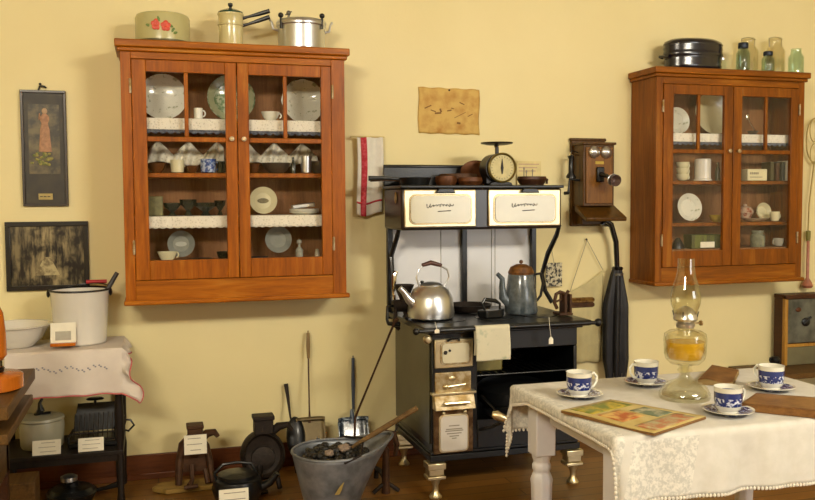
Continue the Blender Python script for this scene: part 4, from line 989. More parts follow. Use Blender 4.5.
# sad iron
sx_, sy_ = at(492, 316, y=-.52).x, -.52
t = thing('sad_iron', 'black flat iron with arched handle in the middle of cooktop', 'iron', (sx_, sy_, K))
B().prism([(-.06, -.035), (.03, -.035), (.075, 0), (.03, .035), (-.06, .035)], .035, (sx_, sy_, K), RZ(.3)).done('sole', BLK, t, bev=.004)
B().tube([(sx_-.04, sy_-.01, K+.034), (sx_-.055, sy_-.01, K+.07), (sx_-.04, sy_-.01, K+.085), (sx_+.02, sy_+.01, K+.075), (sx_+.045, sy_+.012, K+.06), (sx_+.045, sy_+.012, K+.034)], [.006, .006, .01, .01, .006, .006]).done('handle', BLK, t)
# low skillet at the back of cooktop
p = at(515, 310, y=-.27)
B().lathe([(0, 0), (.1, 0), (.115, .03), (.11, .03), (.098, .006), (0, .006)], (1.52, -.24, K), 40).tube([(1.42, -.26, K+.025), (1.36, -.28, K+.032), (1.3, -.3, K+.034)], [.008, .009, .012], flat=.5).done('skillet', IRON, label='rusty low skillet at the back of cooktop between kettle and coffee pot', cat='skillet')
# grinder clamped at left corner
gy = -.36; gx = at(404, 305, y=gy).x
t = thing('meat_grinder', 'black cast iron grinder with crank clamped to range left corner', 'grinder', (gx, gy, CT_))
B().lathe([(.02, 0), (.028, .01), (.02, .04), (.035, .075), (.05, .11), (.047, .11), (.03, .075), (0, .04)], (gx, gy, CT_+.05), 20).cyl((gx-.055, gy, CT_+.06), .03, .1, 'x', seg=20).done('hopper_body', IRON, t)
B().tube([(gx, gy, CT_+.05), (gx+.01, gy, CT_+.02), (gx+.01, gy, CT_+.006)], [.014, .012, .02]).tube([(gx-.045, gy-.02, CT_+.05), (gx-.055, gy-.02, CT_-.03), (gx-.03, gy-.02, CT_-.05)], .009).done('clamp', IRON, t)
B().tube([(gx-.055, gy, CT_+.06), (gx-.085, gy-.01, CT_+.06), (gx-.09, gy-.02, CT_+.0), (gx-.085, gy-.02, CT_-.02)], .007).tube([(gx-.085, gy-.02, CT_-.02), (gx-.04, gy-.06, CT_-.02)], [.01, .013]).done('crank', BLK, t)
B().lathe([(0, 0), (.034, 0), (.036, .008), (.03, .012), (0, .014)], (gx+.045, gy, CT_+.06), 20, RY(PI/2)).tube([(gx+.05, gy-.03, CT_+.1), (gx+.03, gy-.02, CT_+.04), (gx+.06, gy-.02, CT_+.008)], .008).done('ring_nut', BLK, t)
B().tube([(gx-.02, gy+.06, CT_+.006), (gx-.035, gy+.06, CT_+.12), (gx-.03, gy+.06, CT_+.2), (gx-.02, gy+.06, CT_+.22)], [.008, .008, .013, .009]).done('post_highlight', CHROME, label='bright rod added for the highlights on the range post, behind the iron grinder', cat='highlight stand-in')  # added chrome rod, stands in for the highlights on the left post
# fluting iron at the right
fx, fy = 1.90, -.55
t = thing('fluting_iron', 'brown iron crimping machine with twin ribbed rollers, right range corner', 'crimper', (fx, fy, K))
B().bx(fx-.05, fx+.02, fy-.04, fy+.04, K, K+.012).bx(fx-.02, fx-.005, fy-.03, fy+.03, K+.01, K+.1).bx(fx+.008, fx+.02, fy-.03, fy+.03, K+.01, K+.1).done('frame', IRON_BR, t, bev=.003)
for zz, mt in ((.042, IRON_BR), (.066, spots('brass_roller', '8A6A34', '5A3C1A', 40, .4, .6, .4, metal=.7))):
    B().lathe([(0, 0), (.012, 0), (.012, .13), (.008, .14), (0, .14)], (fx+.012, fy, K+zz), 24, RY(PI/2), lobes=12, amp=.08).done('ribbed_roller', mt, t)
B().tube([(fx-.005, fy, K+.1), (fx-.03, fy, K+.11), (fx-.05, fy, K+.1), (fx-.06, fy, K+.06), (fx-.045, fy, K+.03)], .009).tube([(fx+.0, fy, K+.09), (fx+.015, fy, K+.115)], .008).tube([(fx-.03, fy, K+.11), (fx-.02, fy, K+.075), (fx-.06, fy, K+.06)], .006).done('crank', IRON_BR, t)
# cloth on the front rail
yr = FY-.075
def hang(name, label, cat, px0, py0, px1, py1, yc, mat, sol=.003, wob=.004):
    a = at(px0, py0, y=yc-.012); c = at(px1, py1, y=yc-.012)
    R_ = .0125
    def fn(u, v):
        L_ = a.z-c.z; s = v*(L_*1.75) ; x = a.x+(c.x-a.x)*u+.002*math.sin(v*9)
        zt = CT_-.006
        back = L_*.7
        if s < back: return (x, yc+R_+.002*math.sin(u*8), zt-(back-s))
        s -= back
        if s < PI*R_: th = s/R_; return (x, yc+R_*math.cos(th), zt+R_*math.sin(th))
        s -= PI*R_
        rr = .004*math.cos(u*PI*2)
        return (x, yc-R_-wob*math.sin(u*7)*min(1, s/.05), zt-min(s, L_+rr))
    return B().grid(fn, 20, 60).done(name, mat, label=label, cat=cat, solid=sol)
hang('dish_cloth', 'small cream dish cloth hanging over the range front rail', 'cloth', 476, 325, 510, 362, yr, spots('cream_dish_cloth', 'CFC9AE', 'A7AE92', 26, .6, .75, .85, .1, 2))
def tag_(px, py0, py1, y, label, w=.022, h=.032):
    a = at(px, py0, y=y); c = at(px+2, py1, y=y)
    t = thing('price_tag', label, 'tag', (c.x, y, c.z-h))
    B().tube([a, (a.x+.004, y, (a.z+c.z)/2), c], .0012, 6).done('string', PAPER, t)
    B().prism([(-w/2, -h), (w/2, -h), (w/2, -h*.3), (w*.2, 0), (-w*.2, 0), (-w/2, -h*.3)], .001, c, RX(PI/2)).done('tag_paper', PAPER, t)
tag_(549, 317, 337, FY-.088, 'white paper tag on a string from right of range front')
tag_(435, 322, 329, FY-.088, 'small white tag at the left of range front above nickel door', .022, .018)
# inside the oven
B().bx(1.42, 1.56, -.58, -.46, .539, .63).done('bread_box', plain('olive_beige_tin', '7E7440', .4, .2, .2, 14), label='beige tin box on the left side of the open oven rack', cat='tin', bev=.006)
t = thing('dutch_oven', 'black round covered pan inside the open oven, below rack', 'pan', (1.66, -.45, .341))
B().lathe([(0, 0), (.14, 0), (.17, .03), (.178, .08), (.17, .08), (.14, .01), (0, .01)], (1.66, -.46, .341), 44).done('pan', BLK, t)
B().lathe([(.178, .08), (.18, .088), (.15, .115), (.06, .135), (0, .14)], (1.66, -.46, .341), 44).done('lid', BLK, t)

# ---------------------------------------------------------------- on the closet shelf
Zs = CZ1+.001
def skillet(px, y, r, h, label, mat, z, hl, ang):
    x = at(px, 180, y=y).x
    t = thing('frying_pan', label, 'frying pan', (x, y, z), 'pans on the warming shelf')
    B().lathe([(0, 0), (r*.85, 0), (r, h), (r*.96, h), (r*.82, .006), (0, .006)], (x, y, z), 40).done('pan', mat, t)
    d = Vector((math.cos(ang), math.sin(ang), 0)); o = Vector((x, y, z+h*.8))
    B().tube([o+d*r*.95, o+d*(r+hl*.5)+Vector((0, 0, .006)), o+d*(r+hl)+Vector((0, 0, .004))], [.007, .009, .012], 10, .5).done('handle', mat, t)
skillet(415, -.3, .078, .038, 'black skillet on closet shelf, its handle reaching the striped towel', BLK, Zs, .15, PI-.08)
skillet(414, -.19, .08, .034, 'brown rimmed skillet behind black skillet on the closet shelf', IRON_BR, Zs, .15, PI+.1)
RUST = plain('rust_brown_pan', '5A3214', .5, .3, .3, 30, .3)
for px, y, r, h, lb, mt in ((446, -.3, .055, .045, 'small rusty brown muffin pan in middle of the closet shelf', RUST), (470, -.32, .062, .038, 'orange brown shallow bowl left of kitchen scale', RUST), (458, -.17, .1, .06, 'wide dark bowl at the back of closet shelf', IRON_BR)):
    x = at(px, 180, y=y).x
    B().lathe([(0, 0), (r*.8, 0), (r, h*.5), (r*.94, h), (r*.9, h), (r*.9, h*.5), (0, .006)], (x, y, Zs), 36, lobes=10, amp=.02).done('baking_pan', mt, label=lb, cat='pan')
x = at(478, 165, y=-.14).x
B().lathe([(0, 0), (.06, 0), (.072, .008), (.075, .01), (.06, .006), (0, .004)], (x, -.15, Zs+.065), 36, RX(-PI/2+.3) @ RZ(.2), sx=1.3, sy=.85).done('copper_mould', plain('dull_copper', '5E3618', .5, .4, .3, 30), label='oval brown mould leaning at the back, left of scale', cat='mould')
# scale
x = at(497.5, 185, y=-.3).x; yy = -.3
t = thing('kitchen_scale', 'antique kitchen scale with round pale dial and flat top tray', 'scale', (x, yy, Zs))
SB = plain('black_scale_body', '1E1A16', .35, .4, .2, 20)
B().prism([(-.062, 0), (.062, 0), (.055, .012), (.03, .02), (-.03, .02), (-.055, .012)], .09, (x, yy+.04, Zs), RX(PI/2)).done('base', SB, t, bev=.003)
B().cyl((x-.012, yy+.04, Zs+.085), .07, .09, '-y', seg=44).bx(x-.07, x-.03, yy-.03, yy+.04, Zs+.01, Zs+.08).done('drum', SB, t)
B().lathe([(.064, 0), (.074, 0), (.074, .012), (.068, .016), (.064, .012)], (x, yy-.052, Zs+.085), 48, RX(PI/2)).done('bezel', plain('olive_brass', '7E6E3A', .35, .7), t)
dl = B().cyl((x, yy-.05, Zs+.085), .067, .008, '-y', seg=48).done('dial', plain('aged_ivory_dial', 'C2B478', .4, 0, .1, 30), t)
b = B()
for k in range(24):
    a = 2*PI*k/24; b.box((x+.054*math.cos(a), yy-.0586, Zs+.085+.054*math.sin(a)), (.008, .001, .0016), RY(-a))
b.done('dial_ticks', INK, dl)
B().prism([(-.003, -.03), (.003, -.03), (.007, 0), (.001, .045), (-.001, .045), (-.007, 0)], .002, (x, yy-.0595, Zs+.085), RX(PI/2)).cyl((x, yy-.058, Zs+.085), .007, .005, '-y').done('pointer', INK, dl)
B().bx(x-.012, x+.004, yy-.01, yy+.006, Zs+.15, Zs+.19).tube([(x-.004, yy, Zs+.19), (x-.008, yy, Zs+.205)], .012).done('tray_support', SB, t, bev=.002)
B().lathe([(0, 0), (.05, .0), (.078, .006), (.08, .012), (.076, .012), (.05, .006), (0, .005)], (x-.004, yy, Zs+.2), 44).done('tray', SB, t)
# basket-like pan at right
x = at(532, 185, y=-.28).x
t = thing('gem_pan', 'brown oval cast pan at the right end of closet shelf', 'pan', (x, -.28, Zs))
B().lathe([(0, 0), (.06, 0), (.078, .03), (.074, .045), (.068, .045), (.066, .03), (0, .01)], (x, -.28, Zs), 40, lobes=9, amp=.015, sy=.75).done('pan', plain('dark_brown_cast_pan', '3E2212', .45, .3, .3, 30, .3), t)
B().tube([(x+.07, -.28, Zs+.035), (x+.082, -.285, Zs+.03), (x+.078, -.285, Zs+.008)], .006).done('ear_handle', IRON_BR, t)
for k, (dx, h) in enumerate(((-.045, .085), (-.032, .07), (.002, .075))):
    B().tube([(x+dx, -.28, Zs+.014), (x+dx+.002, -.278, Zs+h)], [.002, .003], 6).sph((x+dx+.002, -.278, Zs+h), (.005, .003, .008), 8).done('skewer', GREYINK, label='grey skewer standing in the oval brown pan', cat='skewer', group='skewers in the oval pan')
a = at(517, 161, y=-.012); c = at(541, 177, y=-.012)
t = thing('wall_card', 'pale card with faint writing behind the pan on closet shelf', 'card', ((a.x+c.x)/2, -.012, c.z-.05))
B().bx(a.x, c.x, -.012, -.01, c.z-.05, a.z).done('sheet', plain('pale_cream_card', 'DCCB90', .7), t)
b = B()
for k in range(3): b.bx(a.x+.01, c.x-.012-.01*k, -.0128, -.012, a.z-.02-k*.018, a.z-.014-k*.018)
b.done('lettering', plain('faint_pink_ink', 'C0A284', .7), t)

# ---------------------------------------------------------------- telephone
x0, x1 = 2.196, 2.405
t = thing('wall_telephone', 'antique oak crank wall telephone with twin bells and writing shelf', 'telephone', ((x0+x1)/2, 0, 1.19))
B().bx(x0, x1, -.022, -.002, 1.19, 1.672).bx(x0-.006, x1+.006, -.026, -.002, 1.655, 1.672).done('backboard', W_PHONE, t, bev=.006)
bxp = B().bx(x0+.012, x1-.012, -.14, -.022, 1.30, 1.63).done('box', W_PHONE, t, bev=.004)
B().bx(x0+.004, x1-.004, -.15, -.02, 1.628, 1.642).done('box_lid', W_PHONE, bxp, bev=.004)
B().bx(x0+.025, x1-.025, -.148, -.14, 1.315, 1.615).done('front_door', wood('phone_front_oak', '5A3A10', '84561E', .35, 'z', 1.4, .15), bxp, bev=.003)
B().prism([(0, 0), (.13, -.055), (.135, -.045), (.135, -.035), (0, .03)], x1-x0+.03, (x0-.015, -.145+.05, 1.275), Matrix(((0, 0, 1), (-1, 0, 0), (0, 1, 0)))).done('writing_shelf', W_PHONE, t, bev=.003)
B().bx(x0+.03, x1-.03, -.09, -.022, 1.2, 1.3).done('battery_box', W_PHONE, t, bev=.004)
xm = (x0+x1)/2
for s in (-1, 1):
    B().lathe([(.032, 0), (.031, .012), (.02, .024), (.006, .028), (.006, .033), (0, .034)], (xm+s*.036, -.15, 1.588), 32, RX(PI/2)).done('bell', ALU, t)
B().bx(xm-.025, xm+.025, -.1495, -.148, 1.525, 1.54).done('brand_plate', plain('yellow_decal', 'B89A2A', .5), t)
ms = B().bx(xm-.022, xm+.022, -.165, -.148, 1.43, 1.51).done('transmitter_bracket', BLK, t, bev=.006)
B().tube([(xm, -.165, 1.47), (xm+.01, -.21, 1.46), (xm+.02, -.235, 1.445)], [.014, .011, .012], 12).done('transmitter_arm', BLK, ms)
B().lathe([(.01, -.01), (.03, 0), (.033, .012), (.03, .014), (.012, .012)], (xm+.022, -.243, 1.44), 32, RX(PI/2+.15)).done('transmitter', ALU, ms)
B().lathe([(.012, .012), (.022, .03), (.031, .04), (.028, .04), (.009, .018), (0, .016)], (xm+.022, -.243, 1.44), 32, RX(PI/2+.15)).done('mouthpiece', plain('dark_horn_centre', '5A4640', .25, .2, .1, 20, 0, .3), ms)
hk = B().tube([(x0+.012, -.09, 1.575), (x0-.03, -.095, 1.575), (x0-.045, -.1, 1.585)], .005).tube([(x0-.03, -.095, 1.575), (x0-.035, -.075, 1.58)], .004).done('receiver_hook', CHROME, t)
B().lathe([(0, 0), (.026, 0), (.026, .012), (.014, .03), (.012, .1), (.018, .12), (0, .125)], (x0-.035, -.09, 1.45), 24).done('receiver', BLK, t)
B().tube([(x0-.035, -.09, 1.575), (x0-.03, -.09, 1.6), (x0+.01, -.08, 1.59)], .003).done('receiver_cord', BLK, t)
B().tube([(x0+.012, -.1, 1.44), (x0-.05, -.1, 1.445), (x0-.055, -.105, 1.4), (x0-.06, -.11, 1.37)], [.006, .005, .005, .007]).tube([(x0-.06, -.11, 1.372), (x0-.085, -.115, 1.37)], .009).done('crank', BLK, t)

# ---------------------------------------------------------------- umbrella hanging below the telephone
t = thing('folded_umbrella', 'long black folded umbrella hanging below the wall telephone', 'umbrella', (2.46, -.07, .35))
UB = plain('black_umbrella_cotton', '17161A', .6, 0, .3, 12, .1)
UB2 = plain('black_curved_handle', '0F0E10', .25, 0, .2, 12, 0, .4)
a = at(611, 226, y=-.09); m_ = at(616, 242, y=-.08); c = at(617, 266, y=-.07)
B().tube([(a.x-.06, -.09, a.z+.006), (a.x-.03, -.09, a.z+.03), (a.x, -.09, a.z+.01), m_, c], [.012, .014, .015, .015, .014], 12).done('curved_handle', UB2, t)
ux = c.x
b = B()
def fn(u, v):
    a_ = 2*PI*u
    r = .026+(.062-.026)*min(1, v/.35)**.8 if v < .35 else .062-.012*max(0, (v-.85)/.15)
    r *= 1+.22*math.cos(7*a_+v*1.4)*min(1, v*3+.2)
    return (ux-.002-.006*math.sin(v*3)+r*math.cos(a_), -.075+r*.85*math.sin(a_), .955-.60*v-.014*(math.cos(7*a_) > 0)*(v > .97))
B().grid(fn, 84, 30).done('folded_canopy', UB, t)
B().lathe([(0, 0), (.028, .002), (.032, .012), (.026, .02), (0, .024)], (ux, -.075, .945), 24).done('collar', UB2, t)
B().lathe([(.03, 0), (.033, .002), (.033, .014), (.03, .016)], (ux, -.075, .915), 24).done('metal_band', PEWT, t)
for k, (dx, dy) in enumerate(((-.035, -.03), (.03, -.045), (.0, -.055))): B().tube([(ux+dx, -.075+dy, .38), (ux+dx*1.1, -.075+dy, .345)], [.004, .002], 6).done('rib_tip', PEWT, t)
B().cyl((ux, -.075, .33), .006, .06).done('ferrule', PEWT, t)
B().tube([(ux-.03, -.002, 1.19), (ux-.055, -.03, 1.2), (ux-.06, -.09, 1.19)], .006).done('wall_hook', BLK, label='black hook holding the folded umbrella', cat='hook')
# cloth bag with string hanging right of the range
n0 = at(587, 240, y=-.02)
t = thing('cloth_bag', 'pale cream apron hanging from a nail by its strings, beside range', 'apron', (n0.x, -.02, .45))
a = at(570, 292, y=-.02); c = at(603, 270, y=-.02)
B().tube([n0, (a.x+.02, -.02, a.z+.06), a], .0018, 6).tube([n0, c], .0018, 6).done('string', GREYINK, t)
def fn(u, v):
    x = a.x-.01+(c.x+.01-a.x)*u-.01*v; top = a.z+(c.z-a.z)*u-.015*math.sin(u*PI)
    return (x, -.018-.007*math.sin(u*14+v*2)*(.4+v), top+(.43-top)*v)
B().grid(fn, 30, 24).done('cloth', spots('pale_cream_muslin', 'C9BC88', 'B9AC80', 9, .4, .65, .85, .1, 4), t, solid=.002)
B().sph((n0.x, -.014, n0.z+.003), .006, 10).done('nail', INK, label='nail in the wall holding the pale cream apron', cat='nail')
# small ornamental print to the right of the splash panel
a = at(546, 263, y=-.03); c = at(562, 286, y=-.03)
t = thing('trade_card', 'small black and cream floral trade card on wall beside range', 'card', ((a.x+c.x)/2, -.03, c.z))
B().bx(a.x, c.x, -.03, -.028, c.z, a.z).done('sheet', spots('black_floral_print', '2A2824', 'C9C0A0', 55, .45, .53, .6, 0, 3), t)
B().tube([((a.x+c.x)/2, -.028, a.z), ((a.x+c.x)/2, -.004, a.z+.06)], .0015, 6).done('hanging_thread', GREYINK, t)
# carpet beater at far right
wx = at(811, 150, y=-.03).x
t = thing('carpet_beater', 'wire loop rug beater with red grip hanging right of the right cabinet', 'rug beater', (wx-.02, -.04, .8))
b = B()
def loop(cx, cz, rx, rz, n=24): return [(cx+rx*math.sin(2*PI*k/n), -.035, cz+rz*math.cos(2*PI*k/n)) for k in range(n+1)]
b.tube(loop(wx+.02, 1.68, .06, .13), .004, 6).tube(loop(wx+.02, 1.74, .035, .07), .003, 6).tube(loop(wx+.02, 1.6, .03, .06), .003, 6)
b.tube([(wx+.02, -.035, 1.55), (wx-.01, -.035, 1.3), (wx-.015, -.035, 1.12)], .004, 6).done('wire_loops', plain('pale_brass_wire', 'B8A468', .4, .5), t)
B().lathe([(0, 0), (.012, 0), (.014, .03), (.014, .06), (0, .065)], (wx-.012, -.035, 1.08), 16).done('ferrule', plain('olive_ferrule', '7A7430', .5), t)
B().lathe([(0, 0), (.024, 0), (.034, .015), (.024, .035), (.009, .06), (.009, .28), (0, .285)], (wx-.02, -.045, .8), 24).done('red_grip', plain('worn_red_grip', 'A86A50', .4, 0, .25, 30), t)

# ---------------------------------------------------------------- wooden case at the right, behind the table
bl = at(764, 368, y=-.34).x; bz = at(787, 366, y=-.13).z
t = thing('side_bench', 'low brown bench at right wall, mostly behind the white table', 'bench', (bl+.4, -.2, 0))
B().bx(bl, bl+.8, -.34, -.03, bz-.03, bz).done('bench_top', W_MED, t, bev=.004)
for x in (bl+.03, bl+.72):
    for y in (-.32, -.1): B().bx(x, x+.05, y, y+.04, 0, bz-.03).done('leg', W_MED, t, bev=.003)
WC = wood('golden_case_wood', '8A5A1C', 'B98A3C', .4, 'z', 1, .2)
cl = at(785, 330, y=-.13).x; zc0, zc1 = bz+.001, at(790, 296, y=-.13).z; cr_ = cl+.56
t = thing('metal_front_case', 'shallow wood framed case with grey metal panel on low right bench', 'case', ((cl+cr_)/2, -.08, zc0))
B().bx(cl+.003, cr_-.003, -.11, -.03, zc0, zc1-.02).done('carcass', W_DARK, t, bev=.003)
for a_ in (cl, cr_-.022): B().bx(a_, a_+.022, -.13, -.105, zc0, zc1).done('front_stile', WC, t, bev=.003)
B().bx(cl, cr_, -.135, -.03, zc1-.02, zc1+.006).done('case_top', W_DARK, t, bev=.004)
mp = B().bx(cl+.022, cr_-.022, -.122, -.11, zc0+.13, zc1-.02).done('metal_panel', spots('mottled_grey_metal', '4A4C46', '74766C', 12, .35, .65, .35, .05, 4, metal=.4), t, bev=.003)
B().bx(cl+.022, cr_-.022, -.127, -.11, zc0+.107, zc0+.125).done('cross_rail', WC, t, bev=.002)
B().bx(cl+.022, cr_-.022, -.122, -.11, zc0, zc0+.105).done('lower_panel', plain('olive_grey_paint', '6A6448', .5, 0, .15, 10), t, bev=.003)
p = at(806, 322, y=-.125)
B().sph((p.x, -.125, p.z), (.03, .008, .026), 16).tube([(p.x-.02, -.13, p.z-.01), (p.x+.03, -.132, p.z+.03)], .006).done('cast_latch', BLK, mp)
B().sph((p.x-.055, -.125, p.z+.075), (.02, .005, .014), 14).done('rust_spot_plate', RUST, mp)
x = at(775, 352, y=-.25).x
t = thing('black_iron_stand', 'small black iron ornament on low bench beside metal front case', 'ornament', (x, -.25, bz))
B().bx(x-.03, x+.03, -.28, -.22, bz+.0005, bz+.014).lathe([(.02, 0), (.012, .02), (.028, .04), (.03, .06), (.02, .075), (0, .078)], (x, -.25, bz+.012), 18).done('body', BLK, t, bev=.002)
B().tube([(x-.02, -.25, bz+.054), (x-.035, -.25, bz+.069), (x-.03, -.25, bz+.084)], .005).done('curl', BLK, t)

# ---------------------------------------------------------------- the white table
TX0, TX1, TY0, TY1, TZ = 1.088, 1.98, -2.43, -1.80, .745
t = thing('white_table', 'white painted table with turned legs under lace tablecloth', 'table', ((TX0+TX1)/2, (TY0+TY1)/2, 0))
B().bx(TX0, TX1, TY0, TY1, TZ-.024, TZ).done('table_top', PAINTW, t, bev=.003)
B().bx(TX0+.09, TX1-.09, TY0+.07, TY0+.09, TZ-.1, TZ-.024).bx(TX0+.09, TX1-.09, TY1-.09, TY1-.07, TZ-.1, TZ-.024).bx(TX0+.07, TX0+.09, TY0+.07, TY1-.07, TZ-.1, TZ-.024).bx(TX1-.09, TX1-.07, TY0+.07, TY1-.07, TZ-.1, TZ-.024).done('apron', PAINTW, t, bev=.002)
LEGP = [(0, 0), (.018, 0), (.022, .02), (.034, .45), (.036, .466), (.03, .482), (.025, .49), (.03, .5), (.03, .512), (.025, .52), (.03, .535), (.034, .55)]
for x, s in ((TX0+.058, -1), (TX1-.088, 1)):
    for y, q in ((TY0+.08, -1), (TY1-.08, 1)):
        R_ = RY(s*-.0) 
        lg = B().lathe(LEGP, (x, y, 0), 24 if s*q == 7 else 8, RZ(PI/8)).bx(x-.033, x+.033, y-.033, y+.033, .545, TZ-.024)
        lg.done('leg', PAINTW, t, bev=.004)
# tablecloth
CW0, CW1, CD0, CD1 = .045, .16, .172, .16       # overhangs: left, right, front, back
FW_, FD = TX1-TX0, TY1-TY0
def cfn(u, v):
    cw = .034+.075*max(0, (v-.7)/.3)+.05*max(0, (.2-v)/.2)
    X = -cw+u*(FW_+cw+CW1); Y = -CD0+v*(FD+CD0+CD1)
    ex = -X if X < 0 else (X-FW_ if X > FW_ else 0); ey = -Y if Y < 0 else (Y-FD if Y > FD else 0)
    sx = -1 if X < 0 else 1; sy = -1 if Y < 0 else 1
    bx0 = min(max(X, 0), FW_); by0 = min(max(Y, 0), FD)
    d = math.hypot(ex, ey)
    px, py, pz = TX0+bx0, TY0+by0, TZ+.004
    if d > 0:
        R_ = .012
        ox, oy = ex/d*sx, ey/d*sy
        if d < R_*PI/2:
            th = d/R_; out = R_*math.sin(th); drop = R_*(1-math.cos(th))
        else:
            q = d-R_*PI/2; 
            corner = min(ex, ey)/max(d, 1e-6)
            par = X if ey >= ex else Y
            wave = (.008*math.sin(par*26+1)+.006*math.sin(par*47))*min(1, q/.1)
            out = R_+.04*q+wave+.12*q*corner; drop = R_+q*(.985+.45*corner)
        px += ox*out; py += oy*out; pz -= drop
    else: pz += .0006*math.sin(X*31)*math.sin(Y*27)
    return (px, py, pz)
TC = thing('tablecloth', 'white linen tablecloth with lace panels draped over the white table', 'tablecloth', ((TX0+TX1)/2, (TY0+TY1)/2, TZ))
B().grid(cfn, 130, 100, uv=True).done('cloth', CLOTH, TC, solid=.0025, ang=80)
b = B()
def hem(n, f):
    for k in range(n):
        p = Vector(f(k/n)); b.sph((p.x, p.y, p.z-.003), (.0045, .004, .0055), 6)
hem(120, lambda s: cfn(s, 0)); hem(90, lambda s: cfn(0, s)); hem(90, lambda s: cfn(1, s)); hem(90, lambda s: cfn(s, 1))
b.done('crochet_hem', plain('white_crochet', 'DAD4C4', .85), TC)
TT = TZ+.0065
# cups and saucers
cup0 = thing('teacup', 'blue willow teacup at the left corner of the table nearest range', 'cup', (0, 0, 0), 'blue willow teacups')
cb_ = B().lathe([(0, .002), (.02, .002), (.022, 0), (.024, .002), (.024, .005), (.031, .012), (.0345, .03), (.035, .062), (.0362, .064), (.0345, .064), (.0325, .03), (.02, .009), (0, .009)], (0, 0, 0), 40).done('bowl', WILLOW_CUP, cup0)
B().tube([(.033, 0, .054), (.045, 0, .058), (.054, 0, .048), (.053, 0, .034), (.044, 0, .022), (.033, 0, .018)], [.004, .004, .0038, .0036, .0036, .004], 10).done('handle', CHINA, cup0)
sau0 = B(); sau0.raw = True
sau0 = sau0.lathe([(0, .002), (.028, .002), (.031, 0), (.034, .003), (.05, .008), (.068, .014), (.0685, .016), (.05, .0105), (.033, .006), (.025, .005), (0, .005)], (0, 0, 0), 48).done('saucer', WILLOW_SAUCER, label='blue willow saucer under the leftmost teacup', cat='saucer', group='blue willow saucers')
CS = 1.07
cups = [((579, 396), 0, 'blue willow teacup on the table corner nearest the range, leftmost of four', 'blue willow saucer under the leftmost teacup'),
        ((646, 384), PI, 'blue willow teacup behind glass lamp on its left, handle to the left', 'blue willow saucer between the lamp and the folded umbrella'),
        ((728, 413), .15, 'blue willow teacup in front right of glass lamp, nearest of four', 'blue willow saucer under the nearest teacup, front right of lamp'),
        ((771, 389), 1.9, 'blue willow teacup near the right edge behind brown bound book, rightmost', 'blue willow saucer under the rightmost teacup')]
for i, ((px, py), rz, lc, ls) in enumerate(cups):
    p = at(px, py+1, z=TT)
    if i == 0:
        cup0.location = (p.x, p.y, TT+.0055); cup0.rotation_euler = (0, 0, rz); cup0['label'] = lc; cup0.scale = (CS, CS, CS*1.03); sau0.location = (p.x, p.y, TT)
    else:
        dup(cup0, (p.x, p.y, TT+.0055), rz, lc)
        s2 = sau0.copy(); COL.objects.link(s2); s2.location = (p.x, p.y, TT); s2['label'] = ls
# oil lamp
p = at(684.5, 398, z=TT); lx, ly = p.x, p.y
t = thing('oil_lamp', 'clear glass oil lamp with amber oil and tall glass chimney', 'oil lamp', (lx, ly, TT))
B().lathe([(0, .0), (.068, 0), (.071, .006), (.07, .018), (.062, .034), (.046, .048), (.026, .058), (.016, .068), (.014, .078), (.021, .087), (.015, .095), (.02, .104), (.013, .104), (.009, .08), (.012, .062), (.04, .044), (.06, .022), (.062, .01), (0, .008)], (lx, ly, TT), 44, lobes=0).done('glass_foot', LAMPG, t)
fo = B().lathe([(.014, .102), (.04, .108), (.052, .12), (.056, .135), (.058, .185), (.056, .2), (.045, .208), (.022, .214), (.022, .221), (.019, .221), (.019, .212), (.05, .198), (.054, .18), (.052, .138), (.045, .122), (0, .11)], (lx, ly, TT), 44, lobes=12, amp=.015).done('font', LAMPG, t)
B().lathe([(0, .113), (.044, .124), (.05, .14), (.0525, .176), (0, .176)], (lx, ly, TT), 40).done('amber_oil', AMBER_OIL, fo)
bu = B().lathe([(.024, .219), (.026, .23), (.02, .236), (.03, .24), (.034, .246), (.033, .252), (.027, .268), (.016, .28), (.005, .285)], (lx, ly, TT), 32).done('burner', plain('pewter_burner', 'C4C0B4', .28, .9, .1, 20), t)
B().tube([(lx+.02, ly, TT+.232), (lx+.042, ly-.01, TT+.232)], .0025).cyl((lx+.04, ly-.012, TT+.232), .008, .004, 'x').done('wick_knob', BRASSY, bu)
for k in range(4):
    a = PI/4+k*PI/2; B().tube([(lx+.03*math.cos(a), ly+.03*math.sin(a), TT+.245), (lx+.035*math.cos(a), ly+.035*math.sin(a), TT+.27)], .002).done('prong', PEWT, bu)
B().lathe([(.028, .247), (.03, .262), (.04, .29), (.042, .315), (.036, .345), (.027, .375), (.0235, .4), (.0225, .43), (.0215, .43), (.0225, .4), (.026, .374), (.035, .343), (.041, .314), (.039, .291), (.029, .262), (.027, .247)], (lx, ly, TT), 44).done('glass_chimney', LAMPG, t)
t.scale = (1.04, 1.04, .955)
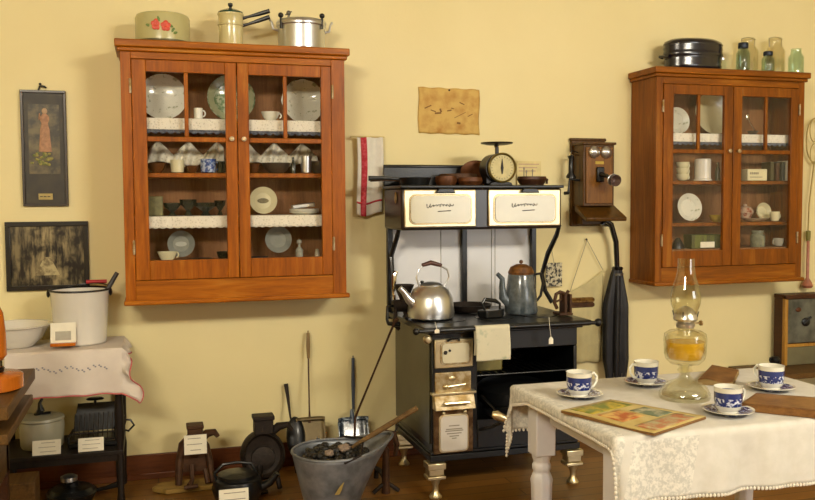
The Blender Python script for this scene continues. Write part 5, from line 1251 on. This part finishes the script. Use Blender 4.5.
# open magazine
def quadthing(name, label, cat, corners, th, matc, matp, pages=True, curl=0, arts=None):
    P = [at(px, py, z=TT+th) for px, py in corners]
    cen = sum(P, Vector())/4
    t = thing(name, label, cat, (cen.x, cen.y, TT))
    def fn(u, v, dz=0):
        a = P[0].lerp(P[1], u); b_ = P[3].lerp(P[2], u); q = a.lerp(b_, v)
        return (q.x, q.y, TT+th+dz+curl*(math.sin(u*PI*2)*.5+.5)*(1-v)+curl*.5*v)
    B().grid(lambda u, v: fn(u, v), 24, 16).done('top_page', matc, t, solid=.001)
    bm_ = B(); n = 12
    def fb(u, v): a = fn(u, v); return a
    top = [[bm_.bm.verts.new((Vector(fn(i/n, j/n))+Vector((0, 0, -.0015)))) for j in range(n+1)] for i in range(n+1)]
    low = [[bm_.bm.verts.new((fn(i/n, j/n)[0], fn(i/n, j/n)[1], TT+.0005)) for j in range(n+1)] for i in range(n+1)]
    for i in range(n):
        for j in range(n):
            bm_.bm.faces.new([top[i][j], top[i+1][j], top[i+1][j+1], top[i][j+1]]); bm_.bm.faces.new([low[i][j], low[i][j+1], low[i+1][j+1], low[i+1][j]])
    for i in range(n):
        bm_.bm.faces.new([top[i][0], low[i][0], low[i+1][0], top[i+1][0]]); bm_.bm.faces.new([top[i][n], top[i+1][n], low[i+1][n], low[i][n]])
        bm_.bm.faces.new([top[0][i], top[0][i+1], low[0][i+1], low[0][i]]); bm_.bm.faces.new([top[n][i], low[n][i], low[n][i+1], top[n][i+1]])
    bm_.done('pages', matp, t)
    for (u0, u1, v0, v1, m2, nm) in arts or []:
        B().grid(lambda u, v: fn(u0+(u1-u0)*u, v0+(v1-v0)*v, .0012), 8, 8).done(nm, m2, t, solid=.0004)
    return t
MAG = spots('aged_yellow_cover', 'B39A58', 'C6B478', 14, .35, .65, .5, 0, 4)
quadthing('magazine', 'old yellow illustrated magazine lying flat at the table front left', 'magazine', [(561, 411), (654, 434), (706, 417), (611, 400)], .006, MAG, plain('brown_page_edges', '7A5428', .7), True, .004,
          [(.05, .3, .1, .9, spots('green_yellow_print', 'B8A03A', '6E7A34', 30, .4, .6, .5), 'printed_panel'), (.34, .62, .12, .55, spots('orange_print', 'A8562A', 'D0AC64', 34, .4, .6, .5, 0, 3), 'printed_picture'),
           (.42, .72, .6, .9, spots('grey_green_print', 'B4AE90', '66745A', 30, .4, .6, .5, 0, 3), 'printed_scene'), (.75, .96, .1, .9, spots('pale_red_print', 'B06A44', 'B0A880', 40, .4, .6, .5, 0, 3), 'printed_border')])
LEA = spots('worn_brown_leather', '6A4420', '8A6234', 20, .35, .65, .45, .1, 4)
quadthing('open_book', 'small brown open booklet lying behind the oil lamp', 'book', [(698, 381), (733, 383), (739, 371), (712, 366)], .012, LEA, plain('tan_page_block', '8A7040', .7), True, .008)
quadthing('bound_book', 'long brown leather bound book at the right end of table', 'book', [(742, 403), (822, 411), (824, 398), (756, 393)], .022, LEA, wood('brown_book_edges', '5A3818', '8A6030', .6, 'x', 1, 0))

# ---------------------------------------------------------------- light
def area(name, loc, target, size, power, col, sy=None):
    l = bpy.data.lights.new(name, 'AREA'); l.shape = 'RECTANGLE'; l.size = size; l.size_y = sy or size; l.energy = power; l.color = col
    o = bpy.data.objects.new(name, l); COL.objects.link(o); o.location = loc
    o.rotation_euler = (Vector(target)-Vector(loc)).to_track_quat('-Z', 'Y').to_euler(); return o
WARM = (1, .91, .74); DAY = (.93, .97, 1)
area('ceiling_lamp', (-1.3, -5.0, 2.8), (.4, 0, 1.2), 1.2, 115, WARM, .5)
area('ceiling_lamp', (2.6, -4.8, 2.8), (2.4, 0, 1.2), 1.2, 115, WARM, .5)
area('window_daylight', (3.9, -6.4, 1.5), (2.2, 0, 1.2), 2.4, 55, DAY, 1.4)
w = bpy.data.worlds.new('world'); sc.world = w; w.use_nodes = True
w.node_tree.nodes['Background'].inputs[0].default_value = (.9, .8, .6, 1); w.node_tree.nodes['Background'].inputs[1].default_value = .3
sc.view_settings.view_transform = 'Standard'; sc.view_settings.look = 'None'; sc.view_settings.gamma = 1
sc.view_settings.exposure = .2
